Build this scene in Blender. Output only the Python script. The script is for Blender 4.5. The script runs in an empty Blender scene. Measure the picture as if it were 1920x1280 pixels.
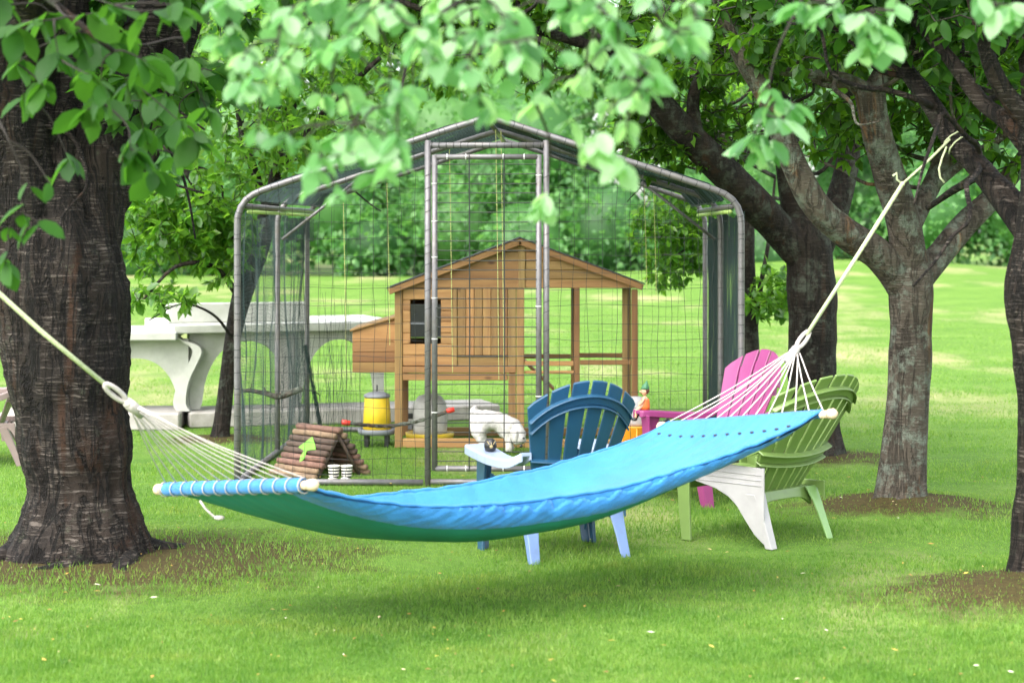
import bpy, bmesh, math, random
import numpy as np
from mathutils import Vector, Matrix, noise

R = math.radians
random.seed(11)
rng = np.random.default_rng(11)
scene = bpy.context.scene
COL = scene.collection

# ------------------------------------------------------------------ camera
CAM_Z = 1.56
cam_d = bpy.data.cameras.new('camera')
cam = bpy.data.objects.new('camera', cam_d)
COL.objects.link(cam)
cam.location = (0, 0, CAM_Z)
cam.rotation_euler = (R(90), 0, 0)
cam_d.sensor_width = 36.0
cam_d.lens = 68.85
cam_d.shift_y = -207.0 / 1920.0
cam_d.clip_start = 0.1
cam_d.clip_end = 2000
cam_d.dof.use_dof = True
cam_d.dof.focus_distance = 10.8
cam_d.dof.aperture_fstop = 3.3
scene.camera = cam

# ------------------------------------------------------------------ world, sun, exposure
SUN_EL, SUN_AZ = 50.0, -142.0           # azimuth measured from +Y (away from the camera) towards +X
world = bpy.data.worlds.new('World')
scene.world = world
world.use_nodes = True
wn = world.node_tree
sky = wn.nodes.new('ShaderNodeTexSky')
sky.sky_type = 'NISHITA'
sky.sun_disc = False
sky.sun_elevation = R(SUN_EL)
sky.sun_rotation = R(SUN_AZ)
sky.dust_density = 3.0
sky.ozone_density = 0.6
hs = wn.nodes.new('ShaderNodeHueSaturation')       # thin overcast: the sky is paler than clear blue
hs.inputs['Saturation'].default_value = 0.35
wn.links.new(sky.outputs[0], hs.inputs['Color'])
wn.links.new(hs.outputs[0], wn.nodes['Background'].inputs[0])
wn.nodes['Background'].inputs[1].default_value = 0.15

sun_d = bpy.data.lights.new('sun', 'SUN')
sun_d.energy = 1.0
sun_d.angle = R(95)
sun_d.color = (1.0, 0.96, 0.88)
sun = bpy.data.objects.new('sun', sun_d)
COL.objects.link(sun)
sdir = Vector((math.sin(R(SUN_AZ)) * math.cos(R(SUN_EL)), math.cos(R(SUN_AZ)) * math.cos(R(SUN_EL)), math.sin(R(SUN_EL))))
sun.rotation_euler = sdir.to_track_quat('Z', 'Y').to_euler()
sun.location = (0, 0, 30)

scene.view_settings.view_transform = 'Standard'
scene.view_settings.look = 'None'
scene.view_settings.exposure = 2.3
scene.view_settings.gamma = 1.0
scene.view_settings.use_curve_mapping = False
scene.cycles.use_denoising = True
scene.cycles.max_bounces = 8
scene.cycles.diffuse_bounces = 4
scene.cycles.transparent_max_bounces = 8
scene.cycles.sample_clamp_indirect = 6

F = 3672.0


def at(px, py, Y):
    """point seen at pixel px,py of the 1920 wide photograph at distance Y"""
    return Vector(((px - 960) / F * Y, Y, CAM_Z - (py - 433) / F * Y))


# ------------------------------------------------------------------ tagging
def tag(o, label=None, cat=None, group=None, kind=None):
    if label: o['label'] = label
    if cat: o['category'] = cat
    if group: o['group'] = group
    if kind: o['kind'] = kind
    return o


def empty(name, loc=(0, 0, 0), rz=0.0):
    o = bpy.data.objects.new(name, None)
    o.empty_display_size = 0.1
    COL.objects.link(o)
    o.location = loc
    o.rotation_euler = (0, 0, rz)
    return o


def thing(name, label, cat, loc=(0, 0, 0), rz=0.0, group=None):
    return tag(empty(name, loc, rz), label, cat, group)


def link_mesh(name, me, mat, parent=None, smooth=False):
    o = bpy.data.objects.new(name, me)
    COL.objects.link(o)
    if mat and not me.materials:
        me.materials.append(mat)
    if parent: o.parent = parent
    if smooth:
        me.polygons.foreach_set('use_smooth', [True] * len(me.polygons))
    return o


# ------------------------------------------------------------------ materials
def new_mat(name):
    m = bpy.data.materials.new(name)
    m.use_nodes = True
    nt = m.node_tree
    return m, nt, nt.nodes['Principled BSDF'], nt.nodes['Material Output']


def N(nt, typ, **kw):
    n = nt.nodes.new(typ)
    for k, v in kw.items():
        setattr(n, k, v)
    return n


def coords(nt, scale=(1, 1, 1), which='Object', rot=(0, 0, 0)):
    tc = N(nt, 'ShaderNodeTexCoord')
    mp = N(nt, 'ShaderNodeMapping')
    mp.inputs['Scale'].default_value = scale
    mp.inputs['Rotation'].default_value = rot
    nt.links.new(tc.outputs[which], mp.inputs[0])
    return mp.outputs[0]


def noise_tex(nt, vec, scale, detail=4, rough=0.6, dist=0.0):
    n = N(nt, 'ShaderNodeTexNoise')
    n.inputs['Scale'].default_value = scale
    n.inputs['Detail'].default_value = detail
    n.inputs['Roughness'].default_value = rough
    n.inputs['Distortion'].default_value = dist
    nt.links.new(vec, n.inputs['Vector'])
    return n.outputs[0]


def ramp(nt, fac, stops):
    r = N(nt, 'ShaderNodeValToRGB')
    els = r.color_ramp.elements
    while len(els) < len(stops): els.new(0.5)
    for e, (p, c) in zip(els, stops):
        e.position = p
        e.color = (c[0], c[1], c[2], 1)
    nt.links.new(fac, r.inputs[0])
    return r.outputs[0]


def mix(nt, fac, a, b, typ='MIX'):
    m = N(nt, 'ShaderNodeMix', data_type='RGBA', blend_type=typ)
    for s, v in ((0, fac), (6, a), (7, b)):
        if isinstance(v, (int, float)):
            m.inputs[s].default_value = v
        elif isinstance(v, tuple):
            m.inputs[s].default_value = (v[0], v[1], v[2], 1)
        else:
            nt.links.new(v, m.inputs[s])
    return m.outputs[2]


def bump(nt, bs, h, strength=0.4, dist=0.01):
    b = N(nt, 'ShaderNodeBump')
    b.inputs['Strength'].default_value = strength
    b.inputs['Distance'].default_value = dist
    nt.links.new(h, b.inputs['Height'])
    nt.links.new(b.outputs[0], bs.inputs['Normal'])


def simple(name, c, rough=0.5, var=0.15, scale=12, bmp=0.1, spec=0.5, metal=0.0, dirt=None):
    m, nt, bs, out = new_mat(name)
    v = coords(nt)
    n = noise_tex(nt, v, scale)
    lo = tuple(x * (1 - var) for x in c); hi = tuple(min(1, x * (1 + var)) for x in c)
    col = ramp(nt, n, [(0.3, lo), (0.7, hi)])
    if dirt:
        n2 = noise_tex(nt, v, scale * 0.35, 6, 0.7)
        f = ramp(nt, n2, [(0.5, (0, 0, 0)), (0.72, (0.7, 0.7, 0.7))])
        col = mix(nt, f, col, dirt)
    nt.links.new(col, bs.inputs['Base Color'])
    bs.inputs['Roughness'].default_value = rough
    bs.inputs['Specular IOR Level'].default_value = spec
    bs.inputs['Metallic'].default_value = metal
    if bmp: bump(nt, bs, noise_tex(nt, v, scale * 6), bmp, 0.004)
    return m


def leaf_mat(name, c1, c2, c3, trans=(0.2, 0.4, 0.04), tf=0.42, rough=0.38, per='island', spec=0.5):
    m, nt, bs, out = new_mat(name)
    if per == 'island':
        rnd = N(nt, 'ShaderNodeNewGeometry').outputs['Random Per Island']
    else:
        rnd = N(nt, 'ShaderNodeObjectInfo').outputs['Random']
    col = ramp(nt, rnd, [(0.0, c1), (0.5, c2), (1.0, c3)])
    v = coords(nt, (1, 1, 1))
    n = noise_tex(nt, v, 40, 2)
    col = mix(nt, 0.25, col, ramp(nt, n, [(0.3, (0.25, 0.3, 0.2)), (0.7, (1, 1, 0.9))]), 'MULTIPLY')
    if name == 'grass_blade':       # patches of moss, straw and lusher turf
        pn = noise_tex(nt, coords(nt, (0.8, 1.6, 1)), 1.5, 5, 0.62, 0.5)
        fn = noise_tex(nt, coords(nt), 9, 4, 0.7)
        col = mix(nt, 0.7, col, ramp(nt, fn, [(0.32, (0.45, 0.6, 0.5)), (0.5, (1, 1, 1)), (0.68, (1.35, 1.15, 1.3))]), 'MULTIPLY')
        col = mix(nt, 0.85, col, ramp(nt, pn, [(0.30, (0.42, 0.58, 0.35)), (0.43, (0.85, 0.92, 0.8)), (0.52, (1.15, 1.08, 1.1)), (0.60, (1.35, 1.12, 1.3)), (0.70, (1.55, 0.98, 0.9))]), 'MULTIPLY')
    nt.links.new(col, bs.inputs['Base Color'])
    bs.inputs['Roughness'].default_value = rough
    bs.inputs['Specular IOR Level'].default_value = spec
    tr = N(nt, 'ShaderNodeBsdfTranslucent')
    tcol = mix(nt, 0.5, mix(nt, 1.0, col, (3.2, 3.2, 1.6), 'MULTIPLY'), trans)
    nt.links.new(tcol, tr.inputs[0])
    mx = N(nt, 'ShaderNodeMixShader')
    mx.inputs[0].default_value = tf
    nt.links.new(bs.outputs[0], mx.inputs[1])
    nt.links.new(tr.outputs[0], mx.inputs[2])
    nt.links.new(mx.outputs[0], out.inputs[0])
    return m


def bark_mat(name, dark, mid, light, lichen=None, lich_amt=0.5, streak=26.0, fa=0.9, la=1.0):
    """cherry bark: dark ground, patches of thin pale horizontal lenticels, vertical fissures, rusty strips, lichen"""
    m, nt, bs, out = new_mat(name)
    v0 = coords(nt)
    tone = noise_tex(nt, coords(nt, (1, 1, 0.5)), 3.0, 4, 0.6)
    col = ramp(nt, tone, [(0.3, dark), (0.6, mid), (0.8, tuple(0.5 * (a + b) for a, b in zip(mid, light)))])
    n1 = noise_tex(nt, coords(nt, (5, 5, streak * 2.0)), 2.0, 3, 0.5, 0.9)
    patch = noise_tex(nt, coords(nt, (1, 1, 0.7)), 5.5, 3, 0.6)
    lm = mix(nt, 1.0, ramp(nt, n1, [(0.50, (0, 0, 0)), (0.62, (la, la, la))]), ramp(nt, patch, [(0.36, (0, 0, 0)), (0.55, (1, 1, 1))]), 'MULTIPLY')
    col = mix(nt, lm, col, light)
    n4 = noise_tex(nt, coords(nt, (1, 1, 0.16)), 5.2, 4, 0.6, 0.7)
    rust = tuple(a * b for a, b in zip(mid, (1.8, 1.1, 0.6)))
    col = mix(nt, ramp(nt, n4, [(0.57, (0, 0, 0)), (0.64, (0.75, 0.75, 0.75))]), col, rust)
    n2 = noise_tex(nt, coords(nt, (1, 1, 0.13)), 11, 5, 0.65, 1.2)
    fis = ramp(nt, n2, [(0.43, (0, 0, 0)), (0.485, (fa, fa, fa)), (0.53, (0, 0, 0))])
    col = mix(nt, fis, col, tuple(x * 0.5 for x in dark))
    if lichen:
        n3 = noise_tex(nt, v0, 8, 9, 0.78)
        col = mix(nt, ramp(nt, n3, [(0.62 - 0.12 * lich_amt, (0, 0, 0)), (0.70 - 0.1 * lich_amt, (0.8, 0.8, 0.8))]), col, lichen)
    nt.links.new(col, bs.inputs['Base Color'])
    bs.inputs['Roughness'].default_value = 0.8
    bs.inputs['Specular IOR Level'].default_value = 0.25
    rough = noise_tex(nt, coords(nt, (1, 1, 0.5)), 34, 5, 0.7)
    h = mix(nt, 0.35, mix(nt, 1.0, mix(nt, 0.4, tone, lm), fis, 'SUBTRACT'), rough)
    bump(nt, bs, h, 1.0, 0.03)
    return m


def wood_mat(name, a, b, knot=True, along=0):
    """timber: grain runs along local axis `along`"""
    m, nt, bs, out = new_mat(name)
    sc = [28, 28, 28]; sc[along] = 1.6
    oi = N(nt, 'ShaderNodeObjectInfo')
    tc = N(nt, 'ShaderNodeTexCoord')
    ad = N(nt, 'ShaderNodeVectorMath', operation='MULTIPLY_ADD')
    nt.links.new(oi.outputs['Random'], ad.inputs[0])
    ad.inputs[1].default_value = (37, 53, 71)
    nt.links.new(tc.outputs['Object'], ad.inputs[2])
    mp = N(nt, 'ShaderNodeMapping'); mp.inputs['Scale'].default_value = sc
    nt.links.new(ad.outputs[0], mp.inputs[0])
    g = noise_tex(nt, mp.outputs[0], 1.0, 5, 0.6, 0.5)
    col = ramp(nt, g, [(0.3, a), (0.7, b)])
    tint = ramp(nt, oi.outputs['Random'], [(0, (0.70, 0.56, 0.44)), (0.25, (1.05, 0.95, 0.78)), (0.5, (0.82, 0.80, 0.58)), (0.75, (1.0, 1.08, 0.85)), (1, (1.3, 1.12, 0.92))])
    col = mix(nt, 1.0, col, tint, 'MULTIPLY')
    if knot:
        mp2 = N(nt, 'ShaderNodeMapping'); s2 = [7, 7, 7]; s2[along] = 3.2; mp2.inputs['Scale'].default_value = s2
        nt.links.new(ad.outputs[0], mp2.inputs[0])
        vo = N(nt, 'ShaderNodeTexVoronoi'); vo.inputs['Scale'].default_value = 1.0
        nt.links.new(mp2.outputs[0], vo.inputs['Vector'])
        col = mix(nt, ramp(nt, vo.outputs['Distance'], [(0.06, (0.9, 0.9, 0.9)), (0.13, (0, 0, 0))]), col, (0.07, 0.025, 0.01))
    nt.links.new(col, bs.inputs['Base Color'])
    bs.inputs['Roughness'].default_value = 0.65
    bump(nt, bs, g, 0.25, 0.003)
    return m


M = {}
M['bark_dark'] = bark_mat('bark_dark', (0.0035, 0.0025, 0.0018), (0.016, 0.0105, 0.007), (0.082, 0.068, 0.057), (0.05, 0.055, 0.036), 0.3)
M['bark_lichen'] = bark_mat('bark_lichen', (0.0045, 0.0034, 0.0025), (0.018, 0.0125, 0.0085), (0.052, 0.042, 0.032), (0.062, 0.072, 0.054), 0.95, 30, 0.6, 0.6)
M['bark_pale'] = bark_mat('bark_pale', (0.024, 0.0185, 0.013), (0.078, 0.064, 0.048), (0.16, 0.14, 0.113), (0.14, 0.165, 0.13), 1.0, 30, 0.45, 0.55)
M['twig'] = simple('twig_bark', (0.016, 0.011, 0.008), 0.8, 0.4, 40, 0.3)
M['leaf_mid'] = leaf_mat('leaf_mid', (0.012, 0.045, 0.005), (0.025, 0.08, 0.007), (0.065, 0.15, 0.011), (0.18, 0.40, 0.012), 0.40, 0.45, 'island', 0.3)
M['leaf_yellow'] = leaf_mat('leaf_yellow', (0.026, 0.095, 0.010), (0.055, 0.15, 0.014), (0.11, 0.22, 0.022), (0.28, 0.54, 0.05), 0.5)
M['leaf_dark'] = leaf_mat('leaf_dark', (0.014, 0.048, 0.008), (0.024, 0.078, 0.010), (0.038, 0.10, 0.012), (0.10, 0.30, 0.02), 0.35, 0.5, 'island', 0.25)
M['leaf_one'] = leaf_mat('leaf_one', (0.024, 0.085, 0.010), (0.048, 0.14, 0.014), (0.09, 0.20, 0.022), (0.22, 0.46, 0.04), 0.45, 0.35, 'object')
M['leaf_one_dark'] = leaf_mat('leaf_one_dark', (0.014, 0.052, 0.009), (0.024, 0.082, 0.012), (0.04, 0.11, 0.015), (0.12, 0.36, 0.025), 0.4, 0.5, 'object', 0.22)
M['leaf_front'] = leaf_mat('leaf_front', (0.03, 0.11, 0.025), (0.10, 0.25, 0.085), (0.30, 0.45, 0.27), (0.28, 0.58, 0.24), 0.45, 0.26, 'object')
M['leaf_wood'] = leaf_mat('leaf_wood', (0.02, 0.085, 0.018), (0.055, 0.165, 0.04), (0.13, 0.28, 0.085), (0.20, 0.48, 0.10), 0.38, 0.5)
M['grass'] = leaf_mat('grass_blade', (0.062, 0.15, 0.020), (0.10, 0.21, 0.028), (0.17, 0.27, 0.06), (0.26, 0.48, 0.06), 0.35, 0.5, 'island', 0.3)
M['pipe'] = simple('galvanised_pipe', (0.15, 0.145, 0.15), 0.42, 0.2, 30, 0.1, 0.5, 0.35, (0.16, 0.14, 0.12))
M['wire'] = simple('dark_wire', (0.010, 0.014, 0.012), 0.5, 0.2, 30, 0)
M['net'] = simple('green_netting', (0.004, 0.022, 0.020), 0.6, 0.3, 30, 0)
M['tie'] = simple('pale_tie', (0.6, 0.6, 0.58), 0.5, 0.1, 30, 0)
M['pale_green'] = simple('pale_green_tube', (0.40, 0.55, 0.16), 0.4, 0.1, 20, 0)
M['string'] = simple('pale_string', (0.42, 0.44, 0.16), 0.8, 0.2, 60, 0)
M['rope_green'] = simple('pale_green_rope', (0.46, 0.50, 0.30), 0.8, 0.2, 90, 0.4)
M['rope_white'] = simple('white_cotton_cord', (0.43, 0.39, 0.37), 0.85, 0.15, 90, 0.4)
M['wood_x'] = wood_mat('pine_along_x', (0.20, 0.105, 0.042), (0.32, 0.195, 0.085), True, 0)
M['wood_y'] = wood_mat('pine_along_y', (0.20, 0.105, 0.042), (0.32, 0.195, 0.085), True, 1)
M['wood_z'] = wood_mat('pine_along_z', (0.19, 0.10, 0.042), (0.31, 0.195, 0.085), True, 2)
M['felt'] = simple('roof_felt', (0.05, 0.055, 0.055), 0.9, 0.2, 40, 0.3)
M['shade'] = simple('dark_pane', (0.015, 0.015, 0.014), 0.15, 0.1, 8, 0)
M['concrete'] = simple('pale_concrete', (0.40, 0.41, 0.37), 0.8, 0.16, 6, 0.4, 0.3, 0, (0.33, 0.36, 0.26))
M['concrete_grey'] = simple('grey_concrete', (0.33, 0.31, 0.29), 0.85, 0.2, 8, 0.4, 0.3, 0, (0.2, 0.2, 0.15))
M['yellow'] = simple('yellow_plastic', (0.60, 0.42, 0.02), 0.45, 0.15, 9, 0, 0.4, 0, (0.42, 0.29, 0.03))
M['grey_plastic'] = simple('grey_plastic', (0.16, 0.17, 0.19), 0.4, 0.1, 8, 0)
M['black'] = simple('black_plastic', (0.015, 0.015, 0.016), 0.35, 0.2, 10, 0)
M['gold'] = simple('dull_gold', (0.28, 0.22, 0.10), 0.4, 0.2, 30, 0)
M['milky'] = simple('milky_grey_plastic', (0.46, 0.45, 0.42), 0.45, 0.2, 9, 0, 0.4, 0, (0.30, 0.29, 0.22))
M['white'] = simple('white_plastic', (0.35, 0.34, 0.345), 0.45, 0.10, 8, 0.05, 0.4, 0, (0.40, 0.39, 0.36))
M['orange'] = simple('orange_plastic', (0.70, 0.28, 0.02), 0.4, 0.1, 8, 0)
M['red'] = simple('red_plastic', (0.55, 0.03, 0.015), 0.4, 0.1, 8, 0)
M['wood_end'] = simple('pale_turned_wood', (0.60, 0.46, 0.32), 0.6, 0.1, 20, 0.1)
M['stripe_white'] = simple('cream_ceramic', (0.66, 0.64, 0.56), 0.35, 0.05, 8, 0)
M['fluff'] = simple('white_fluff', (0.52, 0.50, 0.48), 0.95, 0.22, 40, 0.9)
M['skin'] = simple('painted_skin', (0.55, 0.30, 0.19), 0.5, 0.1, 20, 0)
M['hat'] = simple('painted_green', (0.03, 0.14, 0.06), 0.5, 0.2, 20, 0)
M['tunic'] = simple('painted_orange', (0.55, 0.13, 0.02), 0.5, 0.2, 20, 0)
M['hair'] = simple('painted_brown', (0.09, 0.035, 0.015), 0.6, 0.2, 20, 0)
M['leaf_sign'] = simple('green_leaf_print', (0.14, 0.36, 0.03), 0.6, 0.2, 12, 0)


def plastic(name, c, worn):
    m, nt, bs, out = new_mat(name)
    v = coords(nt)
    n = noise_tex(nt, v, 5, 5, 0.6)
    col = ramp(nt, n, [(0.3, tuple(x * 0.9 for x in c)), (0.75, tuple(min(1, x * 1.1) for x in c))])
    n2 = noise_tex(nt, v, 34, 6, 0.75)
    col = mix(nt, ramp(nt, n2, [(0.6, (0, 0, 0)), (0.75, (0.35, 0.35, 0.35))]), col, worn)
    n3 = noise_tex(nt, coords(nt, (1, 1, 0.5)), 11, 7, 0.75)
    col = mix(nt, ramp(nt, n3, [(0.55, (0, 0, 0)), (0.78, (0.45, 0.45, 0.45))]), col, tuple(0.35 * x + 0.02 for x in c))
    nt.links.new(col, bs.inputs['Base Color'])
    bs.inputs['Roughness'].default_value = 0.36
    bs.inputs['Specular IOR Level'].default_value = 0.6
    bump(nt, bs, noise_tex(nt, v, 160, 3), 0.08, 0.002)
    return m


M['blue_chair'] = plastic('faded_blue_plastic', (0.014, 0.066, 0.128), (0.04, 0.10, 0.16))
M['green_chair'] = plastic('olive_green_plastic', (0.135, 0.215, 0.055), (0.20, 0.27, 0.10))
M['pale_blue'] = plastic('faded_lit_blue_plastic', (0.14, 0.22, 0.42), (0.2, 0.28, 0.42))  # rear legs: some fading, plus light on upright faces put into the colour
M['pale_blue_arm'] = plastic('sky_glare_blue_plastic', (0.27, 0.33, 0.46), (0.3, 0.36, 0.48))  # arms: sky glare painted in as a paler blue
M['pale_green_leg'] = plastic('pale_green_plastic', (0.17, 0.31, 0.09), (0.22, 0.33, 0.13))  # paler green for the rear leg
M['pink_chair'] = plastic('magenta_plastic', (0.245, 0.034, 0.145), (0.30, 0.08, 0.20))
M['taupe_chair'] = plastic('taupe_plastic', (0.20, 0.15, 0.14), (0.25, 0.2, 0.18))


def fabric_mat():
    m, nt, bs, out = new_mat('turquoise_canvas')
    v = coords(nt)
    n = noise_tex(nt, v, 5, 4)
    col = ramp(nt, n, [(0.3, (0.012, 0.160, 0.46)), (0.7, (0.020, 0.210, 0.54))])
    nt.links.new(col, bs.inputs['Base Color'])
    bs.inputs['Roughness'].default_value = 0.6
    bs.inputs['Sheen Weight'].default_value = 0.15
    tr = N(nt, 'ShaderNodeBsdfTranslucent')
    tr.inputs[0].default_value = (0.02, 0.34, 0.30, 1)
    mx = N(nt, 'ShaderNodeMixShader'); mx.inputs[0].default_value = 0.04
    nt.links.new(bs.outputs[0], mx.inputs[1]); nt.links.new(tr.outputs[0], mx.inputs[2])
    nt.links.new(mx.outputs[0], out.inputs[0])
    h = mix(nt, 0.35, noise_tex(nt, coords(nt, (3, 10, 10)), 2.2, 5, 0.6, 0.4), noise_tex(nt, v, 260, 2))
    bump(nt, bs, h, 0.6, 0.02)
    return m


M['canvas'] = fabric_mat()


# ------------------------------------------------------------------ mesh builder
class MB:
    def __init__(s):
        s.v = []; s.f = []

    def add(s, vs, fs):
        o = len(s.v)
        s.v.extend([tuple(p) for p in vs])
        s.f.extend([tuple(i + o for i in f) for f in fs])
        return s

    def box(s, lo, hi, mtx=None):
        x0, y0, z0 = lo; x1, y1, z1 = hi
        vs = [Vector(p) for p in ((x0, y0, z0), (x1, y0, z0), (x1, y1, z0), (x0, y1, z0), (x0, y0, z1), (x1, y0, z1), (x1, y1, z1), (x0, y1, z1))]
        if mtx: vs = [mtx @ p for p in vs]
        return s.add(vs, [(0, 3, 2, 1), (4, 5, 6, 7), (0, 1, 5, 4), (1, 2, 6, 5), (2, 3, 7, 6), (3, 0, 4, 7)])

    def loft(s, rings, caps=True):
        n = len(rings[0]); vs = []; fs = []
        for r in rings: vs.extend(r)
        for k in range(len(rings) - 1):
            for i in range(n):
                j = (i + 1) % n
                fs.append((k * n + i, k * n + j, (k + 1) * n + j, (k + 1) * n + i))
        if caps:
            fs.append(tuple(reversed(range(n))))
            fs.append(tuple(range((len(rings) - 1) * n, len(rings) * n)))
        return s.add(vs, fs)

    def prism(s, poly, off):
        off = Vector(off)
        return s.loft([[Vector(p) for p in poly], [Vector(p) + off for p in poly]])

    def tube(s, pts, rad, segs=8, caps=True):
        pts = [Vector(p) for p in pts]
        n = len(pts)
        if not hasattr(rad, '__len__'): rad = [rad] * n
        t0 = (pts[1] - pts[0]).normalized()
        up = Vector((0, 0, 1)) if abs(t0.z) < 0.9 else Vector((1, 0, 0))
        side = t0.cross(up).normalized()
        rings = []
        for i in range(n):
            t = (pts[min(i + 1, n - 1)] - pts[max(i - 1, 0)])
            if t.length < 1e-9: t = t0
            t.normalize()
            side = (side - t * side.dot(t))
            if side.length < 1e-6: side = t.orthogonal()
            side.normalize()
            b = t.cross(side)
            rings.append([pts[i] + (side * math.cos(a) + b * math.sin(a)) * rad[i] for a in (2 * math.pi * k / segs for k in range(segs))])
        return s.loft(rings, caps)

    def lathe(s, prof, segs=20, c=(0, 0, 0)):
        c = Vector(c)
        rings = [[c + Vector((r * math.cos(a), r * math.sin(a), z)) for a in (2 * math.pi * k / segs for k in range(segs))] for r, z in prof]
        return s.loft(rings)

    def ball(s, c, r, n=10, m=7, mtx=None):
        c = Vector(c); r = (r, r, r) if not hasattr(r, '__len__') else r
        rings = []
        for j in range(m + 1):
            ph = -math.pi / 2 + math.pi * (0.02 + 0.96 * j / m)
            rings.append([Vector((r[0] * math.cos(ph) * math.cos(a), r[1] * math.cos(ph) * math.sin(a), r[2] * math.sin(ph))) for a in (2 * math.pi * k / n for k in range(n))])
        if mtx: rings = [[mtx @ p for p in q] for q in rings]
        return s.loft([[c + p for p in q] for q in rings])

    def build(s, name, mat, parent=None, smooth=False, bevel=0.0, seg=1):
        me = bpy.data.meshes.new(name)
        me.from_pydata(s.v, [], s.f)
        me.update()
        o = link_mesh(name, me, mat, parent, smooth)
        if bevel:
            b = o.modifiers.new('bevel', 'BEVEL'); b.width = bevel; b.segments = seg; b.limit_method = 'ANGLE'
        return o


def smooth_path(pts, sub=5):
    """Catmull-Rom through rows of numbers"""
    P = [np.array(p, float) for p in pts]
    P = [2 * P[0] - P[1]] + P + [2 * P[-1] - P[-2]]
    out = []
    for i in range(1, len(P) - 2):
        for k in range(sub):
            t = k / sub
            a, b, c, d = P[i - 1], P[i], P[i + 1], P[i + 2]
            out.append(0.5 * ((2 * b) + (c - a) * t + (2 * a - 5 * b + 4 * c - d) * t * t + (3 * b - a - 3 * c + d) * t ** 3))
    out.append(P[-2])
    return out


def ss(x, a, b):
    t = min(1, max(0, (x - a) / (b - a)))
    return t * t * (3 - 2 * t)


# ------------------------------------------------------------------ ground
TREES_AT = [(-1.95, 9.25, 0.95, 0.035), (2.20, 10.95, 0.50, 0.09), (2.28, 8.25, 0.60, 0.10), (2.06, 13.4, 0.5, 0.05), (-2.17, 14.6, 0.35, 0.03)]


def gz(x, y):
    z = 0.0
    for tx, ty, r, h in TREES_AT:
        d2 = ((x - tx) ** 2 + (y - ty) ** 2) / (r * r)
        if d2 < 9: z += h * math.exp(-d2)
    z += 0.012 * noise.noise(Vector((x * 0.9, y * 0.9, 3.1))) * ss(y, 3, 6)
    if y > 18:
        z += 0.55 * ss(y, 30, 60) * math.exp(-((x - 11) / 7.0) ** 2) + 0.2 * noise.noise(Vector((x * 0.05, y * 0.06, 0))) * ss(y, 18, 40)
    return z


def axis(spec):
    out = []
    for a, b, st in spec:
        out += list(np.arange(a, b, st))
    return out + [spec[-1][1]]


xs = axis([(-600, -80, 65), (-80, -14, 3), (-14, -4.2, 0.7), (-4.2, 4.2, 0.07), (4.2, 14, 0.7), (14, 80, 3), (80, 600, 65)])
ys = axis([(-60, 2, 4), (2, 5, 0.5), (5, 16, 0.07), (16, 30, 0.5), (30, 100, 2.5), (100, 900, 80)])
nx, ny = len(xs), len(ys)
gv = [(x, y, gz(x, y)) for y in ys for x in xs]
gf = [(j * nx + i, j * nx + i + 1, (j + 1) * nx + i + 1, (j + 1) * nx + i) for j in range(ny - 1) for i in range(nx - 1)]


def ground_mat():
    m, nt, bs, out = new_mat('lawn')
    v = coords(nt)
    n1 = noise_tex(nt, v, 1.1, 6, 0.65)
    n2 = noise_tex(nt, coords(nt, (1, 0.35, 1)), 28, 4, 0.7)
    col = ramp(nt, n1, [(0.3, (0.070, 0.155, 0.022)), (0.55, (0.108, 0.205, 0.032)), (0.75, (0.155, 0.25, 0.055))])
    col = mix(nt, 0.5, col, ramp(nt, n2, [(0.3, (0.45, 0.5, 0.35)), (0.7, (1.25, 1.2, 1.1))]), 'MULTIPLY')
    # dry straw patches on the far lawn
    n3 = noise_tex(nt, coords(nt, (0.25, 0.10, 1)), 1.3, 5, 0.65)
    col = mix(nt, ramp(nt, n3, [(0.52, (0, 0, 0)), (0.68, (0.75, 0.75, 0.75))]), col, (0.36, 0.30, 0.17))
    # bare earth round the trunks
    geo = N(nt, 'ShaderNodeNewGeometry')
    wob = noise_tex(nt, v, 3.2, 7, 0.78)
    fac = None
    for tx, ty, r, h in TREES_AT:
        d = N(nt, 'ShaderNodeVectorMath', operation='DISTANCE')
        mp = N(nt, 'ShaderNodeMapping'); mp.inputs['Scale'].default_value = (0.75, 1.0, 0)
        nt.links.new(geo.outputs['Position'], mp.inputs[0])
        nt.links.new(mp.outputs[0], d.inputs[0]); d.inputs[1].default_value = (tx * 0.75, ty, 0)
        ma = N(nt, 'ShaderNodeMath', operation='MULTIPLY_ADD'); ma.inputs[1].default_value = -1.0 / (r * 1.6); ma.inputs[2].default_value = 0.80
        nt.links.new(d.outputs['Value'], ma.inputs[0])
        if fac is None: fac = ma.outputs[0]
        else:
            mxx = N(nt, 'ShaderNodeMath', operation='MAXIMUM'); nt.links.new(fac, mxx.inputs[0]); nt.links.new(ma.outputs[0], mxx.inputs[1]); fac = mxx.outputs[0]
    sm = N(nt, 'ShaderNodeMath', operation='ADD'); nt.links.new(fac, sm.inputs[0]); nt.links.new(wob, sm.inputs[1])
    earth = ramp(nt, noise_tex(nt, v, 45, 5, 0.7), [(0.32, (0.012, 0.007, 0.004)), (0.52, (0.050, 0.027, 0.012)), (0.63, (0.060, 0.046, 0.014)), (0.75, (0.050, 0.072, 0.016))])
    col = mix(nt, ramp(nt, sm.outputs[0], [(0.55, (0, 0, 0)), (0.85, (0.92, 0.92, 0.92))]), col, earth)
    nt.links.new(col, bs.inputs['Base Color'])
    bs.inputs['Roughness'].default_value = 0.9
    bs.inputs['Specular IOR Level'].default_value = 0.15
    bump(nt, bs, mix(nt, 0.5, n2, noise_tex(nt, v, 90, 3)), 0.8, 0.03)
    return m


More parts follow.
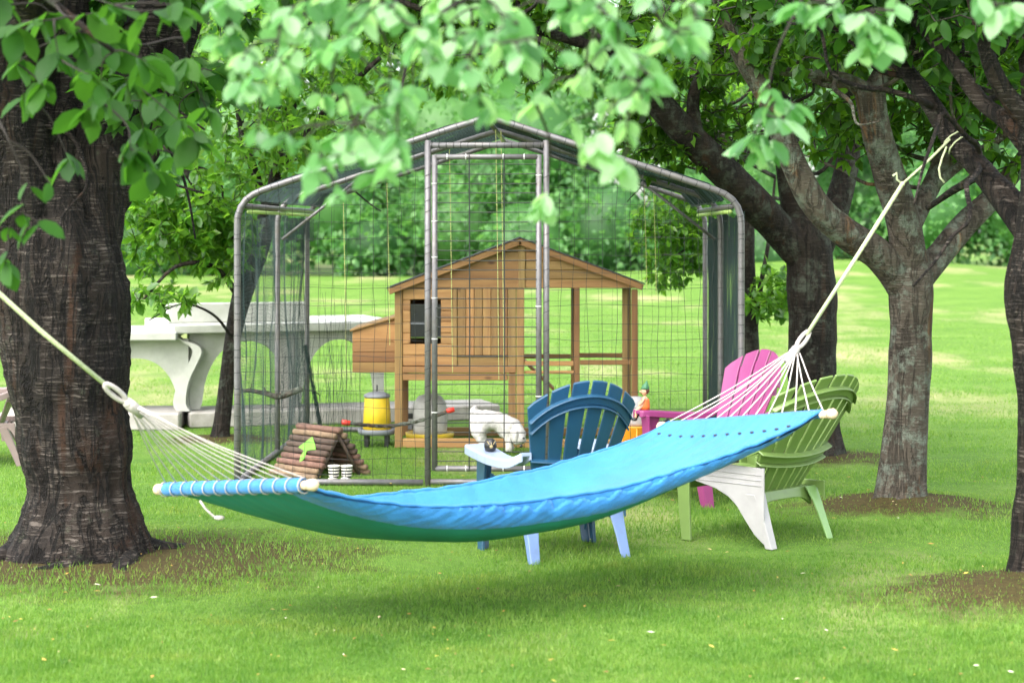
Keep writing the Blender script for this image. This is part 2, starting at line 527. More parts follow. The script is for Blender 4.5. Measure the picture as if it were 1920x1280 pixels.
gme = bpy.data.meshes.new('lawn_ground'); gme.from_pydata(gv, [], gf); gme.update()
ground = tag(link_mesh('ground', gme, ground_mat(), None, True), 'mown lawn running back to the wood', 'lawn', None, 'structure')


# ------------------------------------------------------------------ numpy mesh helper
def np_mesh(name, verts, tris):
    me = bpy.data.meshes.new(name)
    verts = np.asarray(verts, np.float32); tris = np.asarray(tris, np.int32)
    k = tris.shape[1]
    me.vertices.add(len(verts)); me.vertices.foreach_set('co', verts.ravel())
    me.loops.add(tris.size); me.loops.foreach_set('vertex_index', tris.ravel())
    me.polygons.add(len(tris)); me.polygons.foreach_set('loop_start', np.arange(0, tris.size, k, dtype=np.int32))
    me.update(calc_edges=True)
    return me


# grass blades: many thin single triangles, denser near the camera
def grass():
    n = 480000
    py = rng.uniform(585, 1330, n)
    Y = 5728.0 / (py - 433)
    x = rng.uniform(-0.36, 0.36, n) * Y
    keep = np.ones(n, bool)
    for tx, ty, r, h in TREES_AT:
        d = np.sqrt(((x - tx) * 0.75) ** 2 + (Y - ty) ** 2)
        p = np.clip((d - 0.25 * r) / (1.25 * r), 0.10, 1)
        keep &= rng.random(n) < p
    x = x[keep]; Y = Y[keep]; n = len(x)
    # long tufts in places
    # (blade length follows the same patches)
    tuft = np.array([noise.noise(Vector((a * 1.3, b * 1.3, 0))) for a, b in zip(x[::1], Y[::1])]) if n < 600000 else np.zeros(n)
    z = np.array([gz(a, b) for a, b in zip(x, Y)])
    h = rng.uniform(0.008, 0.025, n) * (1 + 1.1 * np.clip(tuft, -0.6, 1)) * np.where(rng.random(n) < 0.03, 1.7, 1.0)
    w = rng.uniform(0.0016, 0.0030, n) * (0.6 + 0.06 * Y)
    a = rng.uniform(0, 2 * np.pi, n); l = rng.uniform(0.1, 0.9, n) * h; la = rng.uniform(0, 2 * np.pi, n)
    v = np.zeros((n, 3, 3))
    v[:, 0, 0] = x - w * np.cos(a); v[:, 0, 1] = Y - w * np.sin(a); v[:, 0, 2] = z - 0.004
    v[:, 1, 0] = x + w * np.cos(a); v[:, 1, 1] = Y + w * np.sin(a); v[:, 1, 2] = z - 0.004
    v[:, 2, 0] = x + l * np.cos(la); v[:, 2, 1] = Y + l * np.sin(la); v[:, 2, 2] = z + h
    me = np_mesh('grass_blades', v.reshape(-1, 3), np.arange(3 * n).reshape(-1, 3))
    tag(link_mesh('grass', me, M['grass']), 'short grass blades of the shaded lawn', 'grass', None, 'stuff')


grass()

# ------------------------------------------------------------------ leaves
# one leaf: base at the origin, along +Y, length 1, folded along the midrib and drooping at the tip
LV = np.array([(0, 0, 0), (-0.21, 0.20, 0.05), (-0.30, 0.50, 0.06), (-0.22, 0.78, 0.01), (0, 1.0, -0.09),
               (0.22, 0.78, 0.01), (0.30, 0.50, 0.06), (0.21, 0.20, 0.05), (0, 0.30, 0.0), (0, 0.62, -0.01)], float)
LT = np.array([(0, 8, 1), (1, 8, 2), (2, 8, 9), (2, 9, 3), (3, 9, 4), (4, 9, 5), (5, 9, 6), (6, 9, 8), (6, 8, 7), (7, 8, 0)], int)
SV = np.array([(0, 0, 0), (-0.25, 0.45, 0.06), (0, 1.0, -0.08), (0.25, 0.45, 0.06), (0, 0.5, -0.01)], float)
ST = np.array([(0, 4, 1), (1, 4, 2), (2, 4, 3), (3, 4, 0)], int)


def frames(d, up):
    """rotation matrices with columns side, axis, normal; d and up are n x 3"""
    d = d / np.linalg.norm(d, axis=1, keepdims=True)
    s = np.cross(d, up); s /= (np.linalg.norm(s, axis=1, keepdims=True) + 1e-9)
    u = np.cross(s, d)
    return np.stack([s, d, u], axis=2)


def leaves_mesh(name, pos, rot, size, wid, V, T):
    n = len(pos); k = len(V)
    base = V[None, :, :] * np.stack([size * wid, size, size], axis=1)[:, None, :]
    vs = np.einsum('nij,nkj->nki', rot, base) + pos[:, None, :]
    ts = (T[None, :, :] + (np.arange(n) * k)[:, None, None]).reshape(-1, 3)
    return np_mesh(name, vs.reshape(-1, 3), ts)


LEAF_MESH = {}


def leaf_parts(parent, pos, rot, size, wid, mat, inv):
    """single leaves, each an object of its own, sharing one mesh per material"""
    key = mat.name
    if key not in LEAF_MESH:
        me = np_mesh('leaf_' + key, LV, LT); me.materials.append(mat); LEAF_MESH[key] = me
    me = LEAF_MESH[key]
    for p, r, s, w in zip(pos, rot, size, wid):
        o = bpy.data.objects.new('leaf', me)
        COL.objects.link(o)
        o.parent = parent
        m = Matrix(r.tolist()).to_4x4() @ Matrix.Diagonal((s * w, s, s, 1))
        m.translation = Vector(p)
        o.matrix_local = inv @ m


# ------------------------------------------------------------------ trees
def limb_mesh(path, segs, amp, flare=0.0, seed=0, butt=0.0):
    """path rows: x y z r ; bark relief is real: vertical ridges, lumps and root flare"""
    P = path; mb = MB(); rings = []
    pts = [Vector(p[:3]) for p in P]
    n = len(pts); side = Vector((1, 0, 0))
    for i in range(n):
        t = (pts[min(i + 1, n - 1)] - pts[max(i - 1, 0)]).normalized()
        side = side - t * side.dot(t)
        if side.length < 1e-4: side = t.orthogonal()
        side.normalize(); b = t.cross(side); r = P[i][3]
        ring = []
        for k in range(segs):
            a = 2 * math.pi * k / segs
            d = side * math.cos(a) + b * math.sin(a)
            q = pts[i]
            rid = noise.noise(Vector((math.cos(a) * 3.2 + seed, math.sin(a) * 3.2, q.z * 0.9))) * 0.55
            rid += noise.noise(Vector((math.cos(a) * 8 + seed, math.sin(a) * 8, q.z * 7))) * 0.3
            rid += noise.noise(q * 5.0 + Vector((seed, 0, 0))) * 0.5 + noise.noise(Vector((math.cos(a) * 14, math.sin(a) * 14, q.z * 26 + seed))) * 0.16
            rr = r * (1 + amp * rid)
            if flare and i < n * 0.6:
                zz = max(0, q.z - P[0][2])
                rr *= 1 + flare * math.exp(-zz / 0.16) * (0.75 + 0.55 * math.cos(5 * a + seed) * math.exp(-zz / 0.3))
            ring.append(q + d * rr)
        rings.append(ring)
    mb.loft(rings)
    return mb


def pix(path):
    return [tuple(at(px, py, Y)) + (r,) for px, py, Y, r in path]


def make_tree(name, label, cat, base, trunk, limbs, blobs, n_clus, leaf_len, bark, lmat, onemat, n_single,
              per=9, segs=20, amp=0.12, flare=0.35, group=None, seed=1, twig_r=0.0045, single_big=1.0, droop=0.35, n_branch=14, n_root=6):
    """trunk and limbs: rows x y z r in world space; blobs: (centre, radii, weight) crown volumes"""
    rs = np.random.default_rng(seed)
    root = thing(name, label, cat, base, 0, group)
    inv = Matrix.Translation(-Vector(base))

    def rel(path): return [(p[0] - base[0], p[1] - base[1], p[2] - base[2], p[3]) for p in path]
    nodes = []
    tp = smooth_path(trunk, 8 if segs < 60 else 14)
    limb_mesh(rel(tp), segs, amp, flare, seed).build('trunk', bark, root, True)
    nodes += [p[:3] for p in tp[len(tp) // 2:] if p[2] > 1.2]
    for k, L in enumerate(limbs):
        lp = smooth_path(L, 6)
        limb_mesh(rel(lp), max(8, segs // 2), amp * 0.9, 0, seed + 3 * k).build('limb', bark, root, True)
        nodes += [p[:3] for p in lp[2:]]
    # thin crooked branches off the limbs
    src = [p for p in nodes if p[2] > 1.7]
    for k in range(n_branch):
        p = np.array(src[rs.integers(len(src))]); d = rs.normal(size=3); d[2] = abs(d[2]) * 0.35 + 0.05; d /= np.linalg.norm(d)
        path = [tuple(p) + (0.017,)]
        for j in range(7):
            d = d + rs.normal(size=3) * 0.38; d[2] += 0.02; d /= np.linalg.norm(d)
            p = p + d * rs.uniform(0.10, 0.2)
            path.append(tuple(p) + (0.015 - 0.0017 * j,))
        bp = smooth_path(path, 3)
        limb_mesh(rel(bp), 6, 0.2, 0, seed + k).build('branch', bark, root, True)
        nodes += [q[:3] for q in bp[4:]]
    # roots running out and under the turf
    for k in range(n_root):
        a = 2 * math.pi * (k + rs.random() * 0.6) / n_root; r0 = trunk[0][3]
        L = r0 * rs.uniform(0.95, 1.35); bx, by = trunk[0][0], trunk[0][1]
        path = []
        for t in (0.45, 0.75, 1.0, 1.35, 1.75, 2.2):
            aa = a + 0.25 * math.sin(t * 3 + k)
            x = bx + math.cos(aa) * L * t * 0.62; y = by + math.sin(aa) * L * t * 0.62
            path.append((x, y, gz(x, y) + 0.10 * r0 / 0.15 * max(0, 1.1 - t) - 0.012 - 0.02 * max(0, t - 1.2), r0 * 0.26 * (1.2 - 0.40 * t)))
        limb_mesh(rel(smooth_path(path, 5)), 10, 0.25, 0, seed + 7 * k).build('root', bark, root, True)
    nodes = np.array(nodes)
    # cluster targets inside the crown volumes
    tg = []
    wsum = sum(b[2] for b in blobs)
    for c, r, w in blobs:
        k = int(n_clus * w / wsum)
        u = rs.normal(size=(k, 3)); u /= np.linalg.norm(u, axis=1, keepdims=True)
        rad = rs.random(k) ** 0.45
        tg.append(np.array(c) + u * rad[:, None] * np.array(r))
    tg = np.concatenate(tg)
    # thin the crown with noise so that it has gaps and clumps
    keepm = np.array([noise.noise(Vector(p) * 1.6 + Vector((seed, 0, 0))) > -0.22 for p in tg])
    tg = tg[keepm]
    d0 = np.array([np.min(np.sum((nodes - p) ** 2, axis=1)) for p in tg])
    tg = tg[np.argsort(d0)]
    buf = np.zeros((len(nodes) + 2 * len(tg), 3)); cnt = len(nodes); buf[:cnt] = nodes
    tw = MB(); lp_, ld_, ln_ = [], [], []
    b = np.array(base)
    for p in tg:
        i = int(np.argmin(np.sum((buf[:cnt] - p) ** 2, axis=1)))
        a = buf[i]; L = np.linalg.norm(p - a)
        if L < 1e-3: continue
        m = a * 0.5 + p * 0.5 + rs.normal(size=3) * L * 0.12 + np.array((0, 0, 0.08 * L))
        r0 = twig_r * (0.7 + min(1.6, L * 1.6))
        tw.tube([a - b, m - b, p - b], [r0, r0 * 0.7, r0 * 0.35], 4, False)
        buf[cnt] = m; buf[cnt + 1] = p; cnt += 2
        k = rs.integers(per - 3, per + 4)
        t = rs.random(k) ** 0.6
        pos = m[None] * (1 - t[:, None]) + p[None] * t[:, None]
        pos = np.where(rs.random(k)[:, None] < 0.5, pos, p[None])
        d = (p - m)[None] / (np.linalg.norm(p - m) + 1e-6) * 0.5 + rs.normal(size=(k, 3)) * 0.75
        d[:, 2] -= droop
        lp_.append(pos); ld_.append(d)
    if tw.v: tag(tw.build('twigs', M['twig'], root), None, None, None, 'stuff')
    pos = np.concatenate(lp_); d = np.concatenate(ld_); n = len(pos)
    up = np.tile(np.array((0, 0, 1.0)), (n, 1)) + rs.normal(size=(n, 3)) * 0.45
    rot = frames(d, up)
    size = leaf_len * rs.uniform(0.6, 1.2, n); wid = rs.uniform(0.8, 1.15, n)
    # single leaves: the ones that show largest, nearest the camera and inside the frame
    px = 960 + pos[:, 0] / pos[:, 1] * F; pyy = 433 + (CAM_Z - pos[:, 2]) / pos[:, 1] * F
    score = size / pos[:, 1] * ((px > -40) & (px < 1960) & (pyy > -40) & (pyy < 1300)) + rs.random(n) * 1e-6
    order = np.argsort(-score)
    si = order[:n_single]; ri = order[n_single:]
    leaf_parts(root, pos[si], rot[si], size[si] * single_big, wid[si], onemat, inv)
    me = leaves_mesh('foliage', pos[ri] - b, rot[ri], size[ri], wid[ri], SV, ST)
    fo = link_mesh('foliage', me, lmat, root)
    fo['kind'] = 'stuff'
    return root


# --- big dark cherry on the left
LB = Vector((-2.10, 9.35, 0.0))
trunkL = [tuple(at(146, 1085, 9.35)) + (0.335,), tuple(at(148, 1030, 9.35)) + (0.315,), tuple(at(148, 965, 9.35)) + (0.268,), tuple(at(146, 890, 9.35)) + (0.245,), tuple(at(134, 780, 9.35)) + (0.272,),
          tuple(at(124, 660, 9.35)) + (0.292,), tuple(at(116, 560, 9.35)) + (0.30,), tuple(at(108, 470, 9.35)) + (0.29,), tuple(at(102, 390, 9.4)) + (0.25,), tuple(at(98, 250, 9.45)) + (0.205,), tuple(at(104, 90, 9.5)) + (0.165,), tuple(at(120, -80, 9.6)) + (0.12,)]
limbsL = [
    pix([(70, 520, 9.35, 0.21), (40, 380, 9.3, 0.20), (10, 200, 9.2, 0.18), (-40, 0, 9.0, 0.15), (-110, -260, 8.7, 0.10)]),
    pix([(140, 520, 9.4, 0.20), (165, 380, 9.4, 0.18), (205, 220, 9.5, 0.15), (270, 80, 9.7, 0.13), (360, -60, 10, 0.11), (470, -240, 10.3, 0.07)]),
    pix([(175, 420, 9.4, 0.10), (250, 300, 9.5, 0.085), (300, 170, 9.6, 0.075), (350, 60, 9.6, 0.06), (400, -80, 9.5, 0.04)]),
    # limb running forward over the frame towards the camera
    [tuple(at(60, 120, 9.2)) + (0.13,), (-2.0, 8.3, 2.75, 0.10), (-1.75, 7.0, 2.8, 0.075), (-1.5, 6.0, 2.6, 0.05), (-1.2, 5.3, 2.45, 0.03)],
]
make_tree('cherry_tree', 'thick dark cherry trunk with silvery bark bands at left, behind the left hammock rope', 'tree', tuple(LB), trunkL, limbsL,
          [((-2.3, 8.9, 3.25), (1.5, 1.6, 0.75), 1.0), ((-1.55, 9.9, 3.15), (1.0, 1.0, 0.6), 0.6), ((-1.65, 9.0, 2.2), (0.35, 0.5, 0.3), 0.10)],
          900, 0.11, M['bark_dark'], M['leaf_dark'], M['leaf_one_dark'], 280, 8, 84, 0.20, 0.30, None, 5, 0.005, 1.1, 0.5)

# --- slender leaning tree beyond the run, left
make_tree('young_cherry_tree', 'slender leaning tree with yellow green leaves behind the left side of the run', 'tree', tuple(at(415, 826, 14.6)),
          pix([(412, 828, 14.6, 0.066), (420, 760, 14.6, 0.058), (432, 660, 14.6, 0.056), (452, 560, 14.7, 0.075), (482, 470, 14.9, 0.085), (505, 390, 15.1, 0.07), (530, 280, 15.3, 0.055), (560, 120, 15.4, 0.04), (590, -80, 15.5, 0.025)]),
          [pix([(470, 500, 14.8, 0.04), (420, 420, 14.6, 0.032), (360, 340, 14.4, 0.025), (300, 230, 14.2, 0.015)]),
           pix([(452, 560, 14.7, 0.03), (400, 500, 14.4, 0.022), (330, 500, 14.2, 0.015), (270, 560, 14.1, 0.008)]),
           pix([(505, 400, 15.1, 0.04), (455, 250, 15.0, 0.03), (440, 120, 14.8, 0.024), (420, -60, 14.6, 0.015)]),
           pix([(520, 320, 15.2, 0.035), (600, 220, 15.1, 0.028), (700, 120, 15.0, 0.02), (820, 20, 15, 0.012)]),
           pix([(440, 640, 14.6, 0.014), (400, 590, 14.4, 0.010), (340, 570, 14.3, 0.006), (280, 600, 14.2, 0.004)])],
          [((-2.1, 14.7, 2.55), (0.95, 0.9, 0.85), 1.0), ((-1.2, 15.1, 3.0), (1.2, 0.9, 0.55), 0.8), ((-2.55, 14.4, 1.65), (0.42, 0.5, 0.42), 0.35), ((-2.15, 14.5, 1.50), (0.30, 0.4, 0.35), 0.22), ((-2.55, 14.2, 1.08), (0.28, 0.3, 0.12), 0.05), ((-0.1, 15.3, 3.1), (0.9, 0.8, 0.5), 0.5)],
          1700, 0.095, M['bark_lichen'], M['leaf_yellow'], M['leaf_one'], 240, 9, 16, 0.10, 0.25, None, 8, 0.0038)

# --- tree A behind the green chair
make_tree('cherry_tree', 'dark cherry trunk behind the green chair, long limb over the run roof', 'tree', tuple(at(1528, 861, 13.4)),
          pix([(1532, 868, 13.4, 0.165), (1527, 800, 13.4, 0.16), (1522, 700, 13.4, 0.165), (1524, 600, 13.4, 0.165), (1520, 520, 13.4, 0.17), (1512, 450, 13.4, 0.15), (1500, 400, 13.4, 0.10)]),
          [pix([(1518, 490, 13.4, 0.13), (1455, 425, 13.3, 0.12), (1385, 350, 13.1, 0.115), (1310, 275, 12.9, 0.105), (1235, 195, 12.7, 0.09), (1150, 90, 12.5, 0.07), (1060, -40, 12.3, 0.05)]),
           pix([(1512, 470, 13.4, 0.12), (1490, 370, 13.4, 0.105), (1475, 270, 13.4, 0.09), (1450, 150, 13.5, 0.07), (1440, 20, 13.6, 0.055), (1420, -120, 13.7, 0.03)]),
           pix([(1530, 480, 13.5, 0.10), (1570, 380, 13.6, 0.09), (1592, 280, 13.7, 0.08), (1590, 170, 13.8, 0.065), (1560, 40, 13.9, 0.04), (1540, -100, 14, 0.03)]),
           pix([(1310, 275, 12.9, 0.05), (1300, 180, 12.8, 0.04), (1340, 80, 12.8, 0.03), (1360, -60, 12.8, 0.02)]),
           pix([(1150, 100, 12.5, 0.035), (1020, 60, 12.3, 0.028), (880, 20, 12.2, 0.02), (800, 20, 12.1, 0.02), (700, -20, 12.1, 0.012)])],
          [((0.75, 12.9, 3.15), (1.5, 1.2, 0.72), 1.0), ((1.9, 13.6, 3.0), (1.0, 1.0, 0.75), 0.7), ((-0.5, 12.6, 3.2), (1.0, 0.9, 0.5), 0.55), ((1.15, 13.3, 2.25), (0.5, 0.6, 0.35), 0.18)],
          2300, 0.095, M['bark_lichen'], M['leaf_mid'], M['leaf_one'], 260, 9, 28, 0.14, 0.3, None, 13, 0.006)

# --- tree B, grey lichened trunk on its own mound
make_tree('cherry_tree', 'grey lichened cherry trunk forking in three on bare earth right of the chairs', 'tree', tuple(at(1687, 955, 10.98)),
          pix([(1686, 962, 10.98, 0.140), (1690, 900, 10.98, 0.132), (1698, 800, 10.98, 0.122), (1705, 700, 10.98, 0.118), (1709, 600, 10.98, 0.118), (1708, 530, 10.98, 0.125), (1706, 470, 10.98, 0.10)]),
          [pix([(1695, 545, 10.98, 0.085), (1650, 480, 10.9, 0.09), (1590, 440, 10.8, 0.085), (1530, 385, 10.7, 0.08), (1485, 300, 10.6, 0.07), (1440, 190, 10.5, 0.055), (1380, 90, 10.4, 0.04), (1330, -40, 10.3, 0.025)]),
           pix([(1706, 510, 10.98, 0.105), (1695, 420, 10.9, 0.095), (1668, 330, 10.8, 0.088), (1642, 240, 10.7, 0.082), (1630, 165, 10.7, 0.085)]),
           pix([(1632, 180, 10.7, 0.06), (1585, 150, 10.7, 0.04), (1520, 140, 10.7, 0.03), (1430, 130, 10.7, 0.02)]),
           pix([(1632, 180, 10.7, 0.06), (1670, 110, 10.8, 0.05), (1720, 20, 10.9, 0.04), (1760, -120, 11, 0.025)]),
           pix([(1715, 530, 11, 0.085), (1760, 480, 11.1, 0.075), (1810, 420, 11.2, 0.072), (1870, 360, 11.3, 0.06), (1950, 250, 11.4, 0.045), (2000, 100, 11.5, 0.03)]),
           pix([(1700, 440, 11, 0.06), (1745, 350, 11.2, 0.055), (1790, 250, 11.3, 0.06), (1805, 150, 11.4, 0.055), (1800, 20, 11.5, 0.045), (1790, -120, 11.6, 0.03)]),
           pix([(1740, 360, 11.2, 0.028), (1800, 310, 11.1, 0.026), (1860, 270, 11.0, 0.022), (1930, 220, 10.9, 0.015)])],
          [((2.1, 11, 3.0), (1.2, 1.2, 0.62), 1.0), ((1.4, 10.7, 2.75), (0.7, 0.8, 0.45), 0.35), ((2.75, 11.3, 2.45), (0.5, 0.8, 0.6), 0.4), ((2.0, 11.2, 2.15), (0.45, 0.5, 0.22), 0.10)],
          1900, 0.09, M['bark_pale'], M['leaf_mid'], M['leaf_one'], 240, 8, 32, 0.10, 0.22, None, 21, 0.0062)

# --- tree C at the right edge, carries the right hammock rope
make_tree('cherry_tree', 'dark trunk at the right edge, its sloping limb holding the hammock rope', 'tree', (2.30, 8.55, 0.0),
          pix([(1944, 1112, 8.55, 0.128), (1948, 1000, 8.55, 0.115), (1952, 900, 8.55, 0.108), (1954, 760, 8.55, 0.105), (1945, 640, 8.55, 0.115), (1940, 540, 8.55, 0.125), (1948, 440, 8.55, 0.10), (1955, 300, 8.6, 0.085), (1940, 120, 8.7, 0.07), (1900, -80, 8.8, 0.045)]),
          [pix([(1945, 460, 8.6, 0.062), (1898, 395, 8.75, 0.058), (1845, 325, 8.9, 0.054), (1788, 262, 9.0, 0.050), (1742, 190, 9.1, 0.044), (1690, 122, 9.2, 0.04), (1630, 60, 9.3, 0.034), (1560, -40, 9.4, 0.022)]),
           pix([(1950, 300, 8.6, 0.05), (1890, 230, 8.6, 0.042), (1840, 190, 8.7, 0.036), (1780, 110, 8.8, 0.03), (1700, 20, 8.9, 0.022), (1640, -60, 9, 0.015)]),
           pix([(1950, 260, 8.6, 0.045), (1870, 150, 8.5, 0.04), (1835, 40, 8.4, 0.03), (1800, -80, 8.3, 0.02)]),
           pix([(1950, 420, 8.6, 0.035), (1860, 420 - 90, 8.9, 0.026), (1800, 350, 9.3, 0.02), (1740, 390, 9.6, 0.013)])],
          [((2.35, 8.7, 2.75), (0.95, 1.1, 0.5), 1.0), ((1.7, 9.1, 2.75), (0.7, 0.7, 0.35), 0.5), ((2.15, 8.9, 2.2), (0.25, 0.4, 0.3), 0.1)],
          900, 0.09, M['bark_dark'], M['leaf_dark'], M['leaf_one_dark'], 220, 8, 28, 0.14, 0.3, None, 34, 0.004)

# --- tree D, thin stem behind the right corner of the run
make_tree('small_tree', 'thin dark stem with pale lit leaves just behind the right corner of the run', 'tree', (1.9, 16.0, 0.0),
          [(1.98, 16.0, -0.05, 0.085), (1.96, 16.0, 0.4, 0.075), (1.95, 16.0, 0.8, 0.06), (1.93, 16.0, 1.3, 0.055), (1.90, 15.95, 1.8, 0.05), (1.70, 15.9, 2.3, 0.04), (1.45, 15.8, 2.8, 0.02)],
          [[(1.96, 16, 0.65, 0.035), (2.03, 16, 1.1, 0.022), (2.10, 16, 1.5, 0.016), (2.15, 16, 2.0, 0.01)],
           [(1.93, 16, 1.45, 0.02), (1.6, 15.9, 1.5, 0.014), (1.3, 15.8, 1.35, 0.009)]],
          [((1.35, 15.8, 1.55), (0.42, 0.3, 0.38), 0.8), ((2.15, 15.9, 1.05), (0.28, 0.3, 0.25), 0.35), ((1.5, 16, 2.5), (0.8, 0.6, 0.5), 0.8), ((1.15, 15.9, 1.05), (0.25, 0.2, 0.2), 0.2)],
          600, 0.09, M['bark_lichen'], M['leaf_yellow'], M['leaf_one'], 130, 8, 14, 0.12, 0.2, None, 55, 0.0035)


# ------------------------------------------------------------------ leafy branches hanging close to the camera
def leafy_branch(label, limb, whorls, leaf, mat, seed, per=(5, 9), n_single=300):
    """limb: rows x y z r above the frame; whorls: points (px,py,Y) where twigs end in a rosette of leaves"""
    rs = np.random.default_rng(seed)
    lp = smooth_path(limb, 6)
    base = lp[0][:3]
    root = thing('leafy_branch', label, 'branch', tuple(base), 0, 'leafy branches hanging in front of the camera')
    b = np.array(base); inv = Matrix.Translation(-Vector(base))
    limb_mesh([(p[0] - b[0], p[1] - b[1], p[2] - b[2], p[3]) for p in lp], 8, 0.1, 0, seed).build('limb', M['bark_lichen'], root, True)
    nodes = [np.array(p[:3]) for p in lp]
    W = [np.array(at(*w)) for w in whorls]
    W.sort(key=lambda p: min(np.linalg.norm(p - q) for q in nodes))
    tw = MB(); P, D, U = [], [], []
    for p in W:
        a = min(nodes, key=lambda q: np.linalg.norm(p - q) + (0.3 if q[2] < p[2] else 0))
        L = np.linalg.norm(p - a)
        m = (a + p) / 2 + rs.normal(size=3) * L * 0.1 + np.array((0, 0, 0.1 * L))
        path = [q for q in smooth_path([tuple(a), tuple(m), tuple(p)], 4)]
        tw.tube([q - b for q in path], [0.0042 - 0.0026 * i / (len(path) - 1) for i in range(len(path))], 5, False)
        nodes += [m, p]
        k = int(rs.integers(*per)); a0 = rs.random() * 6.28
        t = (p - m) / (np.linalg.norm(p - m) + 1e-6)
        for j in range(k):
            an = a0 + 2 * math.pi * j / k + rs.normal() * 0.35
            d = np.array((math.cos(an), math.sin(an) * 0.9, 0)) * (0.7 + 0.3 * rs.random()) + t * 0.35 + np.array((0, 0, -0.25 - 0.55 * rs.random()))
            P.append(p - t * rs.random() * 0.035); D.append(d)
    tag(tw.build('twigs', M['twig'], root), None, None, None, 'stuff')
    P = np.array(P); D = np.array(D); n = len(P)
    up = np.tile(np.array((0, 0, 1.0)), (n, 1)) + rs.normal(size=(n, 3)) * 0.5
    rot = frames(D, up); size = leaf * rs.uniform(0.5, 1.25, n); wid = rs.uniform(0.85, 1.2, n)
    leaf_parts(root, P[:n_single], rot[:n_single], size[:n_single], wid[:n_single], mat, inv)
    if n > n_single:
        me = leaves_mesh('foliage', P[n_single:] - b, rot[n_single:], size[n_single:], wid[n_single:], LV, LT)
        link_mesh('foliage', me, mat, root)['kind'] = 'stuff'
    return root


def scatter(rs, boxes):
    out = []
    for x0, y0, x1, y1, Y0, Y1, n in boxes:
        for _ in range(n):
            out.append((rs.uniform(x0, x1), rs.uniform(y0, y1), rs.uniform(Y0, Y1)))
    return out


rp = random.Random(4)
leafy_branch('blurred pale green leaf spray hanging over the left half of the run roof',
             [(-1.7, 5.0, 2.5, 0.028), (-1.1, 4.7, 2.42, 0.022), (-0.5, 4.5, 2.30, 0.016), (-0.1, 4.4, 2.2, 0.010)],
             scatter(rp, [(380, -20, 620, 140, 4.2, 5.2, 24), (600, -20, 800, 200, 4.2, 5.2, 26), (600, 180, 750, 310, 4.2, 4.8, 12), (440, 90, 560, 180, 4.2, 4.8, 7)]) +
             [(520, 262, 4.4), (480, 258, 4.5), (630, 372, 4.3), (600, 340, 4.4), (700, 330, 4.4), (560, 270, 4.4), (735, 260, 4.5), (660, 290, 4.3)],
             0.060, M['leaf_front'], 3, (4, 8))
leafy_branch('blurred pale green leaf spray hanging over the right half of the run roof',
             [(1.3, 4.9, 2.5, 0.028), (0.8, 4.6, 2.38, 0.022), (0.3, 4.4, 2.27, 0.016), (-0.1, 4.3, 2.2, 0.010)],
             scatter(rp, [(780, 20, 1000, 150, 4.1, 4.8, 21), (1000, 70, 1240, 200, 4.1, 4.8, 20), (1100, -20, 1320, 100, 4.1, 4.9, 18), (780, -20, 1120, 30, 4.3, 4.9, 10)]) +
             [(900, 195, 4.3), (930, 205, 4.4), (1180, 185, 4.2), (1215, 170, 4.3), (1130, 285, 4.2), (1160, 310, 4.3), (1110, 270, 4.2), (1175, 250, 4.3), (1060, 230, 4.6), (1010, 400, 4.9), (1020, 380, 4.9)],
             0.061, M['leaf_front'], 6, (4, 8))
leafy_branch('bright green leaf spray hanging in front of the dark right hand limbs',
             [(1.6, 5.6, 2.75, 0.02), (1.1, 5.5, 2.5, 0.014), (0.80, 5.4, 2.2, 0.008)],
             [(1440, 170, 5.4), (1475, 195, 5.4), (1430, 215, 5.4), (1500, 200, 5.4), (1470, 225, 5.3), (1415, 250, 5.4), (1440, 265, 5.4), (1400, 265, 5.4), (1425, 290, 5.4), (1455, 285, 5.4)],
             0.085, M['leaf_front'], 9, (4, 6))
leafy_branch('pale green leaf spray at the top edge over the grey forked trunk',
             [(2.0, 5.2, 2.6, 0.02), (1.5, 5.1, 2.45, 0.014), (1.0, 5.0, 2.25, 0.008)],
             [(1490, 10, 5.0), (1530, 30, 5.0), (1560, 10, 5.0), (1600, 30, 5.0), (1640, 60, 5.0), (1620, 90, 5.0), (1660, 85, 5.0), (1680, 20, 5.0), (1840, 5, 5.0), (1880, 20, 5.0), (1900, 10, 5.0)],
             0.080, M['leaf_front'], 12, (4, 7))
leafy_branch('dark green cluster of broad leaves hanging in front of the thick left trunk',
             [(-2.2, 6.3, 2.7, 0.02), (-1.6, 6.0, 2.4, 0.014), (-1.2, 5.9, 2.1, 0.008)],
             [(245, 280, 5.9), (268, 292, 5.9), (345, 235, 6.3), (372, 262, 6.3), (325, 10, 5.6), (300, 20, 5.6), (215, 10, 5.6), (175, 25, 5.8), (275, 115, 5.9), (190, 190, 6.0), (150, 215, 6.0),
              (110, 110, 5.8), (165, 140, 5.7), (195, 165, 5.7), (60, 40, 5.8), (20, 60, 5.8), (85, 165, 6.2), (45, 190, 6.3), (125, 70, 6.2), (210, 90, 6.2), (240, 160, 6.3), (30, 120, 6.2), (10, 10, 6.1), (300, 190, 6.5), (335, 300, 6.6), (290, 330, 6.5), (350, 120, 6.6), (310, 140, 6.5), (390, 210, 6.8), (130, 300, 6.4), (270, 250, 6.4), (100, 30, 6.2), (150, 60, 6.2), (235, 60, 6.2)],
             0.108, M['leaf_one_dark'], 15, (4, 7))
leafy_branch('few small dark leaves on a thin twig at the far left edge of the trunk',
             [(-1.9, 6.0, 2.4, 0.012), (-1.75, 5.9, 2.1, 0.008), (-1.55, 5.9, 1.9, 0.005)],
             [(95, 345, 5.9), (75, 420, 5.9), (40, 400, 5.9), (15, 440, 5.9), (60, 360, 5.9), (20, 510, 5.9), (10, 490, 5.9)],
             0.085, M['leaf_one_dark'], 18, (2, 4))


